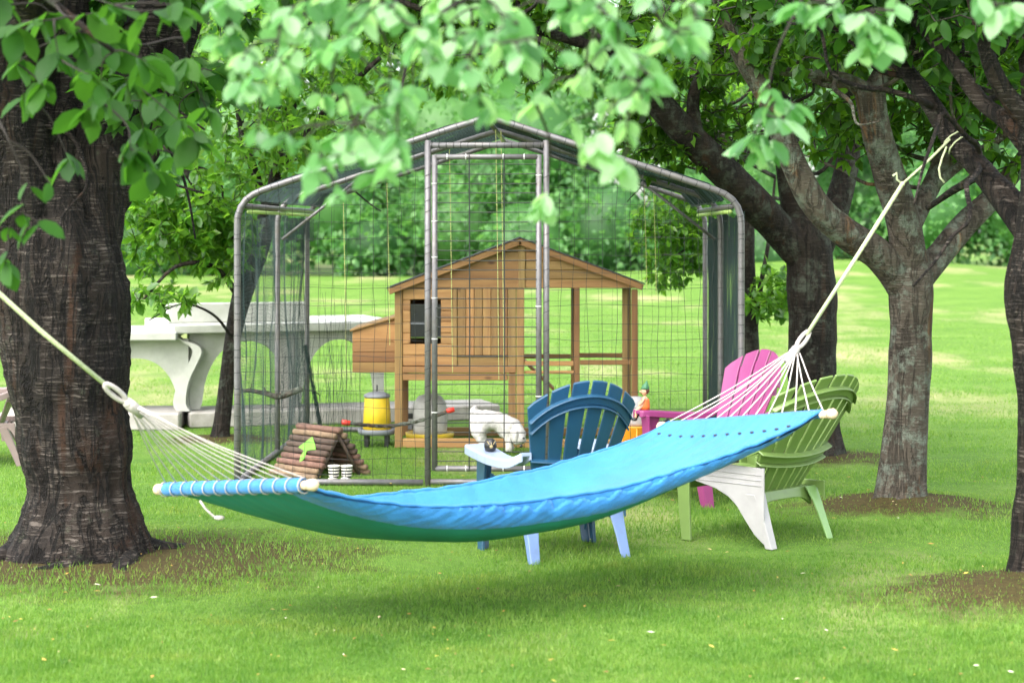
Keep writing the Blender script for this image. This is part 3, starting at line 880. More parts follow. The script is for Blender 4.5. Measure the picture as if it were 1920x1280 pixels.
# ------------------------------------------------------------------ far wood
def woodland():
    rs = np.random.default_rng(77)
    P, D, core = [], [], MB()
    balls = []
    for i in range(46):                     # low bushy front
        x = -34 + 68 * (i + rs.random()) / 46
        balls.append((x, 67 + rs.uniform(-1.5, 3) + 2.5 * math.exp(-((x - 11) / 7) ** 2), rs.uniform(0.6, 2.6), rs.uniform(1.2, 2.4)))
    for i in range(40):
        x = -40 + 80 * (i + rs.random()) / 40
        balls.append((x, 71 + rs.uniform(-1.5, 3), rs.uniform(3, 6.0), rs.uniform(1.8, 3.2)))
    for i in range(40):
        x = -46 + 92 * (i + rs.random()) / 40
        balls.append((x, 76 + rs.uniform(-2, 4), rs.uniform(6, 11.5), rs.uniform(2.2, 3.8)))
    for i in range(34):
        x = -50 + 100 * (i + rs.random()) / 34
        balls.append((x, 80 + rs.uniform(-2, 4), rs.uniform(11, 17), rs.uniform(2.8, 4.6)))
    for x, y, z, r in balls:
        sc = (r, r, r * rs.uniform(0.75, 1.1))
        core.ball((x, y, z), tuple(0.72 * q for q in sc), 9, 6)
        n = int(800 * r)
        u = rs.normal(size=(n, 3)); u /= np.linalg.norm(u, axis=1, keepdims=True)
        lump = np.array([noise.noise(Vector(q) * 2.6 + Vector((x, y, z))) for q in u])
        p = np.array((x, y, z)) + u * np.array(sc) * (0.82 + 0.62 * lump + 0.14 * rs.random(n))[:, None]
        P.append(p); D.append(u * 0.5 + rs.normal(size=(n, 3)) * 0.6 + np.array((0, 0, -0.3)))
    P = np.concatenate(P); D = np.concatenate(D); n = len(P)
    # trim what would sink below the grass
    k = P[:, 2] > 0.02; P = P[k]; D = D[k]; n = len(P)
    rot = frames(D, np.tile(np.array((0, -0.25, 1.0)), (n, 1)) + rs.normal(size=(n, 3)) * 0.5)
    me = leaves_mesh('woodland_leaves', P, rot, rs.uniform(0.15, 0.34, n), rs.uniform(0.9, 1.6, n), SV[[0, 1, 2, 3]], np.array([(0, 2, 1), (0, 3, 2)]))
    w = link_mesh('woodland', me, M['leaf_wood'])
    tag(w, 'bright green wood edge of bushes and trees beyond the far lawn', 'woodland', None, 'stuff')
    core.build('woodland_core', M['leaf_wood'], w, True)['kind'] = 'stuff'


woodland()

# ------------------------------------------------------------------ concrete table beyond the run
def concrete_table():
    ox, oy = -2.64, 15.62
    root = thing('concrete_table', 'pale concrete games table on arched side panels behind the left of the run', 'table', (ox, oy, 0))
    ang = math.atan2(0.55, 1.5)
    dx, dy = math.cos(ang), math.sin(ang)

    def panel(length, arches, h0, h1, org, d, thick):
        """upright panel with arched openings, outline in (s,z), pushed back by `thick`"""
        n = Vector((-d[1], d[0], 0))
        mb = MB()
        edges = [0.0]
        # columns of quads between bottom profile and top: bottom profile follows the arches
        S = np.linspace(0, length, 81)
        def bot(s):
            for a, b, top in arches:
                if a < s < b:
                    u = (s - a) / (b - a) * 2 - 1
                    return h0 + (top - h0) * math.sqrt(max(0, 1 - abs(u) ** 2.3))
            return h0
        def P(s, z, back): return Vector(org) + Vector((d[0], d[1], 0)) * s + Vector((0, 0, z)) + n * (thick if back else 0)
        vs = []
        for s in S:
            zb = bot(s)
            vs += [P(s, zb, 0), P(s, h1, 0), P(s, h1, 1), P(s, zb, 1)]
        fs = []
        for i in range(len(S) - 1):
            a = 4 * i; b = a + 4
            fs += [(a, b, b + 1, a + 1), (a + 1, b + 1, b + 2, a + 2), (a + 2, b + 2, b + 3, a + 3), (a + 3, b + 3, b, a)]
        fs += [(0, 1, 2, 3), (len(vs) - 1, len(vs) - 2, len(vs) - 3, len(vs) - 4)]
        mb.add(vs, fs)
        return mb
    panel(1.62, [(0.10, 0.84, 0.67), (0.92, 1.56, 0.67)], 0.13, 0.745, (0.06, 0.04, 0), (dx, dy), 0.10).build('side_panel', M['concrete'], root)
    panel(1.34, [(0.58, 1.26, 0.55)], 0.13, 0.70, (-1.27, -0.16, 0), (0.995, 0.10), 0.10).build('end_panel', M['concrete'], root)
    # S-shaped corner pier
    prof = [(0.03, 0.13), (0.0, 0.2), (0.03, 0.36), (0.10, 0.50), (0.14, 0.60), (0.10, 0.655), (0.0, 0.69), (-0.05, 0.72), (-0.05, 0.742)]
    pts = smooth_path([(a, -0.08, b) for a, b in prof], 4)
    mb = MB()
    mb.loft([[Vector((p[0] - w, p[1], p[2])), Vector((p[0] + w, p[1], p[2])), Vector((p[0] + w, p[1] + 0.14, p[2])), Vector((p[0] - w, p[1] + 0.14, p[2]))]
             for p, w in ((q, 0.035 + 0.05 * max(0, (0.5 - q[2])) ) for q in pts)])
    mb.build('corner_pier', M['concrete'], root, False)
    rot = Matrix.Rotation(ang, 4, 'Z')
    MB().box((-0.08, -0.10, 0.745), (1.86, 1.25, 0.815), rot).build('table_top', M['concrete'], root, False, 0.008)
    MB().box((-1.35, -0.24, 0.70), (-0.02, 0.9, 0.765), Matrix.Rotation(0.10, 4, 'Z')).build('end_slab', M['concrete'], root, False, 0.008)
    MB().box((-0.07, 0.22, 0.815), (1.10, 0.30, 0.975), rot).build('net_panel', M['concrete'], root, False, 0.008)
    MB().box((-1.40, -0.30, 0.0), (0.02, 0.40, 0.135), Matrix.Rotation(0.06, 4, 'Z')).build('plinth', M['concrete_grey'], root, False, 0.012)
    MB().box((0.05, -0.16, 0.0), (2.6, 0.42, 0.125), Matrix.Rotation(ang * 0.8, 4, 'Z')).build('plinth', M['concrete_grey'], root, False, 0.012)
    # wide foot between the two arches
    MB().box((0.80, -0.01, 0.12), (0.93, 0.12, 0.72), rot).build('foot', M['concrete_grey'], root, False, 0.01)


concrete_table()

# ------------------------------------------------------------------ the wire run
RZ = R(-1.7)
run = thing('wire_run', 'gabled walk-in chicken run of grey pipe, wire mesh and green netting with a wire door', 'animal run', (-0.145, 12.0, 0.0), RZ)
W2, EAVE, APEX, DEP = 1.545, 1.70, 2.258, 3.2


def hoop_path(y, inset=0.0):
    w = W2 - inset
    a = [np.array(p) for p in ((-w, y, 0.0), (-w, y, 0.6), (-w, y, 1.2), (-w, y, 1.60), (-w + 0.004, y, 1.65), (-w + 0.022, y, 1.705), (-w + 0.055, y, 1.752), (-w + 0.10, y, 1.785), (-w + 0.16, y, 1.811), (-w + 0.6, y, 1.957), (-w + 1.1, y, 2.118), (-w + 1.4, y, 2.214))]
    top = (0, y, APEX)
    left = a + [np.array(top)]
    right = [np.array((-p[0], p[1], p[2])) for p in reversed(a)]
    return left + right


for k, y in enumerate((0.0, 1.65, DEP)):
    MB().tube(hoop_path(y), 0.0195 if k else 0.021, 10).build('hoop', M['pipe'], run, True)
for sx in (-1, 1):
    MB().tube([(sx * W2, 0, 0.02), (sx * W2, DEP, 0.02)], 0.019, 8).build('ground_rail', M['pipe'], run, True)
    MB().tube([(sx * (W2 - 0.05), 0.02, EAVE + 0.012), (sx * (W2 - 0.05), DEP - 0.02, EAVE + 0.012)], 0.017, 8).build('eave_rail', M['pipe'], run, True)
    MB().tube([(sx * (W2 - 0.06), 0.06, EAVE - 0.022), (sx * (W2 - 0.06), 1.60, EAVE - 0.020)], 0.012, 8).build('eave_sky_strip', M['pale_green'], run, True)  # added tube, its pale green standing for bright sky at the eave
    MB().tube([(sx * (W2 - 0.06), 1.70, EAVE - 0.022), (sx * (W2 - 0.06), DEP - 0.05, EAVE - 0.020)], 0.012, 8).build('eave_sky_strip', M['pale_green'], run, True)
MB().tube([(0, 0.02, APEX - 0.02), (0, DEP - 0.02, APEX - 0.02)], 0.017, 8).build('ridge_pole', M['pipe'], run, True)
MB().tube([(-W2, 0, 0.02), (-0.40, 0, 0.02)], 0.019, 8).build('ground_rail', M['pipe'], run, True)
MB().tube([(0.36, 0, 0.02), (W2, 0, 0.02)], 0.019, 8).build('ground_rail', M['pipe'], run, True)
MB().tube([(-W2, DEP, 0.02), (W2, DEP, 0.02)], 0.019, 8).build('ground_rail', M['pipe'], run, True)
# door posts and header
DL, DR, DT = -0.372, 0.355, 2.07
MB().tube([(DL, 0, 0.0), (DL, 0, 2.115)], 0.0195, 10).build('door_post', M['pipe'], run, True)
MB().tube([(DR, 0, 0.0), (DR, 0, 2.115)], 0.0195, 10).build('door_post', M['pipe'], run, True)
MB().tube([(DL + 0.018, 0, DT + 0.015), (DR - 0.018, 0, DT + 0.015)], 0.019, 10).build('door_header', M['pipe'], run, True)
MB().tube([(DL + 0.018, 0, 0.025), (DR - 0.018, 0, 0.025)], 0.017, 10).build('door_sill', M['pipe'], run, True)
for sx in (-1, 1):
    MB().tube([(sx * (W2 - 0.04), DEP * 0.5, 1.5), (sx * (W2 - 0.55), DEP * 0.5, EAVE + 0.2)], 0.012, 6).build('brace', M['pipe'], run, True)
# the door leaf, slightly proud of its frame
dl, dr, db, dt, dy_ = DL + 0.043, DR - 0.046, 0.095, 2.025, -0.012
dtube = MB().tube([(dl, dy_, db), (dl, dy_, dt)], 0.0185, 10); door = dtube.build('door', M['pipe'], run, True)
MB().tube([(dr, dy_, db), (dr, dy_, dt)], 0.0185, 10).build('door_stile', M['pipe'], door, True)
MB().tube([(dl, dy_, dt - 0.012), (dr, dy_, dt - 0.012)], 0.0175, 10).build('door_rail', M['pipe'], door, True)
MB().tube([(dl, dy_, db + 0.012), (dr, dy_, db + 0.012)], 0.0175, 10).build('door_rail', M['pipe'], door, True)
mb = MB()
nh = int((dt - db) / 0.0585)
for i in range(1, nh + 1):
    z = db + (dt - db) * i / (nh + 1)
    mb.tube([(dl, dy_ - 0.012, z), ((dl + dr) / 2, dy_ - 0.012 + random.uniform(-.002, .002), z + random.uniform(-.005, .004)), (dr, dy_ - 0.012, z)], 0.0030, 5, False)
for i in (1, 2):
    x = dl + (dr - dl) * i / 3
    mb.tube([(x, dy_ - 0.016, db), (x + 0.004, dy_ - 0.016, 1.0), (x, dy_ - 0.016, dt)], 0.004, 5, False)
mb.build('door_wire', M['wire'], door)['kind'] = 'stuff'
mb = MB()
for x0, z0 in ((dl, 0.45), (dl, 0.9), (dl, 1.15), (dl, 1.4), (dl, 1.62), (dl, 1.85), (dr, 0.55), (dr, 1.1), (dr, 1.7), (dr, 1.9)):
    mb.lathe([(0.0192, z0 - 0.003), (0.0205, z0), (0.0192, z0 + 0.003)], 10, (x0, dy_, 0))
for t in (0.12, 0.30, 0.66, 0.86):
    for zz in (dt - 0.012, db + 0.012):
        c = Vector((dl + (dr - dl) * t, dy_, zz))
        mb.loft([[c + Vector((dx_, 0.0195 * math.cos(a), 0.0195 * math.sin(a))) for a in (2 * math.pi * q / 8 for q in range(8))] for dx_ in (-0.003, 0.003)])
mb.build('tie', M['tie'], door)['kind'] = 'stuff'
# spiral wire and ties on the hoop
mb = MB()
for y in (0.0,):
    hp = [Vector(p) for p in hoop_path(y)]
    tot = 0; cum = [0]
    for a, b in zip(hp, hp[1:]): tot += (b - a).length; cum.append(tot)
    s = 0.15
    while s < tot - 0.1:
        i = max(j for j in range(len(cum)) if cum[j] <= s); i = min(i, len(hp) - 2)
        t = (s - cum[i]) / max(1e-6, cum[i + 1] - cum[i]); c = hp[i].lerp(hp[i + 1], t); d = (hp[i + 1] - hp[i]).normalized()
        u = d.cross(Vector((0, 1, 0))).normalized(); w_ = Vector((0, 1, 0)) + d * random.uniform(-.5, .5)
        mb.loft([[c + d * e + (u * math.cos(a) + w_ * math.sin(a)) * 0.0222 for a in (2 * math.pi * q / 8 for q in range(8))] for e in (-0.0018, 0.0018)])
        s += random.uniform(0.03, 0.10)
for x0 in (DL, DR):
    z = 0.1
    while z < 2.0:
        mb.loft([[Vector((x0 + 0.0208 * math.cos(a), 0.0208 * math.sin(a), z + e + 0.008 * math.cos(a))) for a in (2 * math.pi * q / 8 for q in range(8))] for e in (-0.0016, 0.0016)])
        z += random.uniform(0.05, 0.14)
for i in range(16):
    x = DL + 0.03 + (DR - DL - 0.06) * i / 15
    mb.loft([[Vector((x + e + 0.006 * math.cos(a), 0.0205 * math.cos(a), DT + 0.015 + 0.0205 * math.sin(a))) for a in (2 * math.pi * q / 8 for q in range(8))] for e in (-0.0016, 0.0016)])
mb.build('binding_wire', M['wire'], run)['kind'] = 'stuff'


def roof_z(x):
    ax = abs(x)
    return APEX - 0.322 * ax if ax < W2 - 0.14 else EAVE + 0.02


def wire_panel(x0, x1, y, name, sx=0.080, sz=0.104, r=0.0013, wob=0.011):
    mb = MB()
    n = int((x1 - x0) / sx)
    for i in range(n + 1):
        x = x0 + (x1 - x0) * i / n; top = roof_z(x); k = max(3, int(top / 0.2))
        mb.tube([(x + random.uniform(-wob, wob), y + random.uniform(-wob, wob), top * j / k) for j in range(k + 1)], r, 4, False)
    z = 0.06
    while z < APEX:
        xa, xb = x0, x1
        if z > EAVE:
            lim = (W2 - 0.1) * (APEX - z) / (APEX - EAVE - 0.06)
            xa, xb = max(x0, -lim), min(x1, lim)
        if xb - xa > 0.1:
            k = max(2, int((xb - xa) / 0.2))
            mb.tube([(xa + (xb - xa) * j / k, y + random.uniform(-wob, wob), z + random.uniform(-wob, wob)) for j in range(k + 1)], r, 4, False)
        z += sz
    o = mb.build(name, M['wire'], run); o['kind'] = 'stuff'


wire_panel(-W2, DL, 0.02, 'wire_mesh')
wire_panel(DR, W2, 0.02, 'wire_mesh')
wire_panel(-W2, W2, DEP, 'wire_mesh', 0.10, 0.12, 0.0009, 0.008)


def netting(fn, nu, nv, ku, kv, r, name):
    """net of thin strands over the surface fn(u,v)"""
    mb = MB()
    for i in range(nu + 1):
        mb.tube([fn(i / nu, j / kv) for j in range(kv + 1)], r, 3, False)
    for j in range(nv + 1):
        mb.tube([fn(i / ku, j / nv) for i in range(ku + 1)], r, 3, False)
    o = mb.build(name, M['net'], run); o['kind'] = 'stuff'


def side_net(sx, dens, sag):
    def fn(u, v):
        y = 0.03 + u * (DEP - 0.06); z = 0.03 + v * (EAVE - 0.05)
        q = noise.noise(Vector((y * 2.2, z * 1.1, sx * 5)))
        q2 = noise.noise(Vector((y * 7, z * 2.5, sx * 3)))
        return (sx * (W2 + 0.024 - 0.05 * sag * abs(q) * (1 if sx < 0 else 0.2) - 0.01 * abs(q2)), y + 0.05 * q2 * sag, z + sag * 0.06 * noise.noise(Vector((y * 3, z * 3, 1))) - 0.03 * math.sin(u * math.pi * 2) ** 2)
    netting(fn, int(150 * dens), int(84 * dens), 36, 26, 0.00115, 'side_netting')


side_net(-1, 0.85, 1.0)
side_net(1, 1.45, 0.25)
for sx in (-1, 1):
    def rf(u, v, sx=sx):
        x = sx * (v * (W2 - 0.10)); y = 0.02 + u * (DEP - 0.04)
        return (x, y, roof_z(x) + 0.026 - 0.05 * (math.sin(u * math.pi * 2) ** 2) * math.sin(v * math.pi) + 0.012 * noise.noise(Vector((x * 5, y * 5, 0))))
    netting(rf, 150, 80, 30, 16, 0.0015, 'roof_netting')
# bunched netting hanging at the eave between the middle and the rear hoop, and loose strands in the left corner
def bunch(u, v):
    y = 1.7 + u * 1.45
    return (-W2 + 0.06 + 0.03 * math.sin(u * 40), y, EAVE - 0.05 - v * (0.14 + 0.03 * math.sin(u * 9)))
netting(bunch, 70, 10, 30, 6, 0.0014, 'bunched_netting')
mb = MB()
for i in range(60):
    x = -W2 + 0.03 + random.random() * 0.42; y = random.uniform(1.0, 3.1); z1 = random.uniform(0.5, 1.1)
    ptz = [(x + random.uniform(-.02, .02), y, z1 * (1 - j / 6) + 0.02) for j in range(7)]
    mb.tube(ptz, random.uniform(0.0008, 0.0016), 3, False)
for i in range(26):
    t0 = random.uniform(-.01, .01)
    mb.tube([(-W2 + 0.16 + t0 + 0.02 * j + random.uniform(-.008, .008), 1.9 + t0, 0.75 - 0.105 * j) for j in range(7)], 0.0014, 3, False)
mb.build('loose_netting', M['net'], run)['kind'] = 'stuff'
# strings hanging from the ridge
for x, y, z0, z1 in ((-1.03, 1.2, 0.6, 1.75), (-0.80, 1.9, 0.75, 1.9), (0.03, 0.4, 0.62, 2.2), (0.06, 0.5, 0.5, 2.2), (-0.30, 1.0, 0.62, 2.1), (1.02, 1.8, 1.15, 1.9), (1.10, 2.1, 1.1, 1.86)):
    mbx = MB().tube([(x, y, z1), (x + 0.012, y, (z0 + z1) / 2), (x + 0.02, y, z0)], 0.0022, 4, False)
    mbx.build('hanging_string', M['string'], run)

# ------------------------------------------------------------------ perches
def to_run(p):
    """world point to run-local"""
    return run.matrix_world.inverted() @ Vector(p)


bpy.context.view_layer.update()
pr = thing('branch_perch', 'rough natural branch wired across the left corner of the run as a perch', 'perch', tuple(at(505, 738, 13.3)))
bp = [at(446, 733, 13.3), at(470, 732, 13.3), at(500, 738, 13.3), at(522, 743, 13.3), at(545, 736, 13.3), at(566, 728, 13.3)]
o0 = Vector(pr.location)
limb_mesh([tuple(p) for p in smooth_path([tuple(q - o0) + (r,) for q, r in zip(bp, (0.012, 0.015, 0.017, 0.021, 0.021, 0.022))], 4)], 10, 0.25, 0, 3).build('branch', M['bark_pale'], pr, True)
for q, d in ((1, (0.01, -0.02, 0.05)), (2, (-0.02, 0.01, 0.045)), (3, (0.004, 0, -0.05))):
    MB().tube([bp[q] - o0, bp[q] - o0 + Vector(d)], [0.006, 0.003], 6).build('stub', M['bark_pale'], pr, True)
MB().tube([at(566, 729, 13.3) - o0, at(590, 733, 13.4) - o0, at(600, 741, 13.4) - o0], 0.0035, 6).build('wire_hook', M['wire'], pr, True)

rp_ = thing('rope_perch', 'sagging twisted rope perch with red end caps hung across the run', 'perch', tuple(at(748, 795, 12.6)))
o0 = Vector(rp_.location)
path = smooth_path([tuple(at(*q)) for q in ((650, 792, 12.6), (690, 797, 12.6), (730, 798, 12.6), (780, 790, 12.55), (820, 778, 12.5), (842, 770, 12.5))], 5)
for s in range(3):
    pts = []
    for i, p in enumerate(path):
        a = i * 1.15 + s * 2.094
        pts.append(Vector(p) - o0 + Vector((0, math.cos(a), math.sin(a))) * 0.0062)
    MB().tube(pts, 0.0078, 6).build('strand', M['bark_pale'], rp_, True)
for a, b in ((at(641, 791, 12.6), at(657, 793, 12.6)), (at(838, 771, 12.5), at(852, 767, 12.5))):
    MB().tube([a - o0, a.lerp(b, 0.3) - o0, b - o0], [0.017, 0.018, 0.015], 12).build('red_cap', M['red'], rp_, True)

# ------------------------------------------------------------------ coop
CY = 14.1
coop = thing('chicken_coop', 'raised pine hen house with open side run and nest box inside the wire run', 'hen house', (0.03, CY, 0.0))
S = F / CY


def cx(px): return (px - 960) / S - 0.03


def cz(py): return CAM_Z - (py - 433) / S


def board(name, lo, hi, along, parent=coop, bevel=0.004, mat=None):
    """timber with its own origin at its middle so that the grain differs"""
    lo = Vector(lo); hi = Vector(hi); c = (lo + hi) / 2
    o = MB().box(lo - c, hi - c).build(name, mat or M['wood_' + along], parent, False, bevel)
    o.location = c
    return o


def slant(name, a, b, w, y0, y1, parent=coop):
    """board between two points a,b in x-z, depth w below the line, from y0 to y1"""
    a = Vector((a[0], 0, a[1])); b = Vector((b[0], 0, b[1])); c = (a + b) / 2
    d = (b - a); ang = -math.atan2(d.z, d.x); L = d.length / 2
    o = MB().box((-L, y0, -w), (L, y1, 0)).build(name, M['wood_x'], parent, False, 0.004)
    o.location = c; o.rotation_euler = (0, ang, 0)
    return o


D1 = 0.85                                  # depth of the coop
XL, XM, XR = cx(740), cx(983), cx(1196)
zt = cz(527)
# posts (front and rear)
for y0, tagp in ((0.0, 0), (D1 - 0.045, 1)):
    board('post', (XL, y0, 0), (XL + 0.055, y0 + 0.045, zt - 0.03), 'z')
    board('post', (XM - 0.115, y0, 0), (XM - 0.06, y0 + 0.045, cz(700)), 'z')
    board('post', (XM - 0.055, y0, 0), (XM, y0 + 0.045, zt - 0.05), 'z')
    board('post', (cx(1077), y0 + 0.003, 0), (cx(1087), y0 + 0.04, cz(538)), 'z')
    board('post', (XR - 0.045, y0, 0), (XR, y0 + 0.045, zt - 0.06), 'z')
    board('top_rail', (XM + 0.002, y0 + 0.003, cz(540)), (XR - 0.002, y0 + 0.036, cz(526)), 'x')
    board('floor_rail', (XL + 0.057, y0 + 0.003, cz(713)), (XM - 0.118, y0 + 0.036, cz(700)), 'x')
    board('base_rail', (XL + 0.057, y0 + 0.002, 0.0), (XM - 0.118, y0 + 0.036, cz(822)), 'x')
    board('base_rail', (XM + 0.002, y0 + 0.002, 0.0), (XR - 0.047, y0 + 0.036, 0.06), 'x')
    board('middle_rail', (XM + 0.002, y0 + 0.006, cz(686)), (cx(1077) - 0.002, y0 + 0.034, cz(677)), 'x')
    board('middle_rail', (cx(1087) + 0.002, y0 + 0.006, cz(684)), (XR - 0.047, y0 + 0.034, cz(675)), 'x')
board('lower_rail', (XM + 0.002, 0.012, cz(701)), (cx(1077) - 0.002, 0.036, cz(695)), 'x')
board('inner_post', (XR - 0.10, 0.22, 0), (XR - 0.062, 0.25, cz(542)), 'z', coop, 0.003)
slant('ramp', (XM + 0.005, cz(680)), (cx(1042), cz(735)), 0.02, 0.3, 0.5)
# horizontal wall boards left of the door, broken by the window
wx0, wx1, wz0, wz1 = cx(770), cx(826), cz(629), cz(573)
DX0 = cx(858)
zb, ztop = cz(686), cz(541)
rows = 7
for i in range(rows):
    z0 = zb + (ztop - zb) * i / rows + 0.0015; z1 = zb + (ztop - zb) * (i + 1) / rows - 0.0015
    y0 = 0.008 + random.uniform(-.0015, .0015)
    if z1 < wz0 or z0 > wz1:
        board('wall_board', (XL + 0.057, y0, z0), (DX0 - 0.04, y0 + 0.018, z1), 'x', coop, 0.003)
    else:
        board('wall_board', (XL + 0.057, y0, z0), (wx0 - 0.003, y0 + 0.018, z1), 'x', coop, 0.003)
        board('wall_board', (wx1 + 0.003, y0, z0), (DX0 - 0.04, y0 + 0.018, z1), 'x', coop, 0.003)
win = board('window', (wx0 - 0.002, 0.016, wz0 - 0.01), (wx1 + 0.002, 0.022, wz1 + 0.01), 'x', coop, 0.0, M['shade'])
MB().box((-0.004, -0.012, -(wz1 - wz0) / 2), (0.004, -0.002, (wz1 - wz0) / 2)).build('window_bar', M['grey_plastic'], win).location = (0.02, 0, 0)
MB().box((-(wx1 - wx0) / 2, -0.011, -0.006), (0.014, -0.003, 0.006)).build('window_bar', M['grey_plastic'], win).location = (0, 0, -0.02)
board('trim', (DX0 - 0.037, 0.002, zb), (DX0 - 0.003, 0.026, ztop), 'z')
# door of upright boards
nb = 6; xd1 = cx(952)
for i in range(nb):
    x0 = DX0 + (xd1 - DX0) * i / nb + 0.0012; x1 = DX0 + (xd1 - DX0) * (i + 1) / nb - 0.0012
    y0 = 0.004 + random.uniform(-.002, .002)
    board('door_board', (x0, y0, cz(666)), (x1, y0 + 0.02, ztop), 'z', coop, 0.003)
board('door_frame', (xd1 + 0.002, 0.001, zb), (XM - 0.058, 0.03, ztop), 'z')
board('wall_board', (DX0, 0.010, zb), (xd1, 0.026, cz(668)), 'x', coop, 0.003)
board('trim', (XL + 0.057, -0.004, cz(699)), (XM - 0.058, 0.024, cz(687)), 'x')
MB().box((DX0 - 0.002, -0.003, cz(668)), (xd1, 0.004, cz(666.3))).build('door_track', M['black'], coop)
# gable boards
ax_, az = cx(975), cz(447)
el, er = (cx(727), cz(541)), (cx(1207), cz(533))
zg0 = cz(540)
for i in range(5):
    z0 = zg0 + (az - 0.03 - zg0) * i / 5 + 0.0015; z1 = zg0 + (az - 0.03 - zg0) * (i + 1) / 5 - 0.0015
    def lx(z): return el[0] + (ax_ - el[0]) * max(0, (z + 0.02 - el[1]) / (az - el[1])) + 0.02
    def rx(z): return er[0] + (ax_ - er[0]) * max(0, (z + 0.02 - er[1]) / (az - er[1])) - 0.02
    y0 = 0.006 + random.uniform(-.002, .002)
    xm = ax_ + random.uniform(-0.02, 0.05)
    for (xa0, xa1, xb1, xb0) in ((max(lx(z0), XL), max(lx(z1), XL), xm - 0.001, xm - 0.001), (xm + 0.001, xm + 0.001, min(rx(z1), XR), min(rx(z0), XR))):
        c = Vector(((xa0 + xb0) / 2, y0, (z0 + z1) / 2))
        poly = [Vector((xa0, y0, z0)) - c, Vector((xb0, y0, z0)) - c, Vector((xb1, y0, z1)) - c, Vector((xa1, y0, z1)) - c]
        for yy, rear in ((0, 0), (D1 - 0.03, 1)):
            o = MB().prism(poly, (0, 0.018, 0)).build('gable_board', M['wood_x'], coop, False, 0.003)
            o.location = c + Vector((0, yy, 0))
board('king_post', (ax_ - 0.012, -0.004, zg0), (ax_ + 0.038, 0.004, az - 0.05), 'z')
# roof: two slopes with barge boards, dark felt on top
for a, b in ((el, (ax_, az)), ((ax_, az), er)):
    slant('barge_board', a, b, 0.045, -0.045, -0.022)
    slant('barge_board', a, b, 0.045, D1 + 0.022, D1 + 0.045)
    r_ = slant('roof_panel', a, b, 0.016, -0.02, D1 + 0.02)
    d = Vector((b[0] - a[0], 0, b[1] - a[1])); L = d.length / 2
    MB().box((-L - 0.005, -0.05, 0.002), (L + 0.005, D1 + 0.05, 0.010)).build('roof_felt', M['felt'], r_)
# rear and side walls, floor of the sleeping box
for i in range(7):
    z0 = zb + (ztop - zb) * i / 7 + 0.0015; z1 = zb + (ztop - zb) * (i + 1) / 7 - 0.0015
    board('wall_board', (XL + 0.057, D1 - 0.028, z0), (XM - 0.058, D1 - 0.010, z1), 'x', coop, 0.003)
    board('side_board', (XL + 0.004, 0.047, z0), (XL + 0.022, D1 - 0.047, z1), 'y', coop, 0.003)
    board('side_board', (XM - 0.030, 0.047, z0), (XM - 0.012, D1 - 0.047, z1), 'y', coop, 0.003)
board('floor_panel', (XL + 0.024, 0.038, zb - 0.02), (XM - 0.032, D1 - 0.04, zb - 0.004), 'x')
# nest box on the left
nx0, nx1 = cx(659), XL - 0.002
nest = MB().box((nx0 + 0.012, 0.10, cz(699)), (nx1, D1 - 0.1, cz(697))).build('nest_box', M['wood_x'], coop)
for i in range(4):
    zA = cz(700) + (cz(622) - cz(700)) * i / 4 + 0.0012; zB = cz(700) + (cz(622) - cz(700)) * (i + 1) / 4 - 0.0012
    for yy in (0.085, D1 - 0.115):
        c = Vector(((nx0 + nx1) / 2, yy, (zA + zB) / 2))
        if i < 3: poly = [(nx0, zA), (nx1, zA), (nx1, zB), (nx0, zB)]
        else: poly = [(nx0, zA), (nx1, zA), (nx1, cz(598)), (nx0, zB)]
        o = MB().prism([Vector((p[0], yy, p[1])) - c for p in poly], (0, 0.018, 0)).build('box_board', M['wood_x'], nest, False, 0.003); o.location = c
    o = board('box_board', (nx0 - 0.0, 0.105, zA), (nx0 + 0.014, D1 - 0.117, zB), 'y', nest, 0.003)
slant('box_lid', (nx0 - 0.02, cz(619)), (nx1, cz(594)), 0.016, 0.06, D1 - 0.07, nest)


# ------------------------------------------------------------------ things inside the run
f = thing('poultry_feeder', 'yellow bucket feeder with grey lid and legged grey tray beside the hen house', 'feeder', tuple(at(707, 836, 14.2)))
f.location.z = 0
MB().lathe([(0.088, 0.115), (0.088, 0.12), (0.103, 0.13), (0.098, 0.25), (0.090, 0.345), (0.086, 0.365)], 28).build('hopper', M['yellow'], f, True)
MB().lathe([(0.094, 0.355), (0.097, 0.362), (0.094, 0.375), (0.06, 0.392), (0.02, 0.398), (0.012, 0.40)], 28).build('lid', M['grey_plastic'], f, True)
MB().tube([(0, 0, 0.395), (0, 0, 0.445)], 0.0055, 8).build('handle', M['black'], f, True)
MB().lathe([(0.06, 0.085), (0.125, 0.088), (0.138, 0.10), (0.142, 0.128), (0.136, 0.130), (0.128, 0.112), (0.06, 0.108)], 28).build('tray', M['grey_plastic'], f, True)
for a in (40, 140, 220, 320):
    MB().box((-0.016, -0.016, 0.0), (0.016, 0.016, 0.09)).build('foot', M['black'], f, False, 0.003).location = (0.095 * math.cos(R(a)), 0.095 * math.sin(R(a)), 0)

f = thing('poultry_drinker', 'milky grey domed drinker on a shallow yellow tray under the hen house', 'drinker', tuple(at(806, 830, 14.55)))
f.location.z = 0
MB().lathe([(0.125, 0.045), (0.13, 0.10), (0.13, 0.22), (0.118, 0.29), (0.085, 0.335), (0.03, 0.352), (0.005, 0.354)], 28).build('dome', M['milky'], f, True)
MB().lathe([(0.15, 0.02), (0.175, 0.028), (0.182, 0.065), (0.172, 0.067), (0.16, 0.045), (0.05, 0.042)], 28).build('tray', M['yellow'], f, True)
MB().box((-0.16, -0.05, 0.09), (-0.128, -0.015, 0.13)).build('clip', M['grey_plastic'], f, False, 0.003)
MB().box((-0.16, -0.05, 0.17), (-0.128, -0.015, 0.21)).build('clip', M['black'], f, False, 0.003)

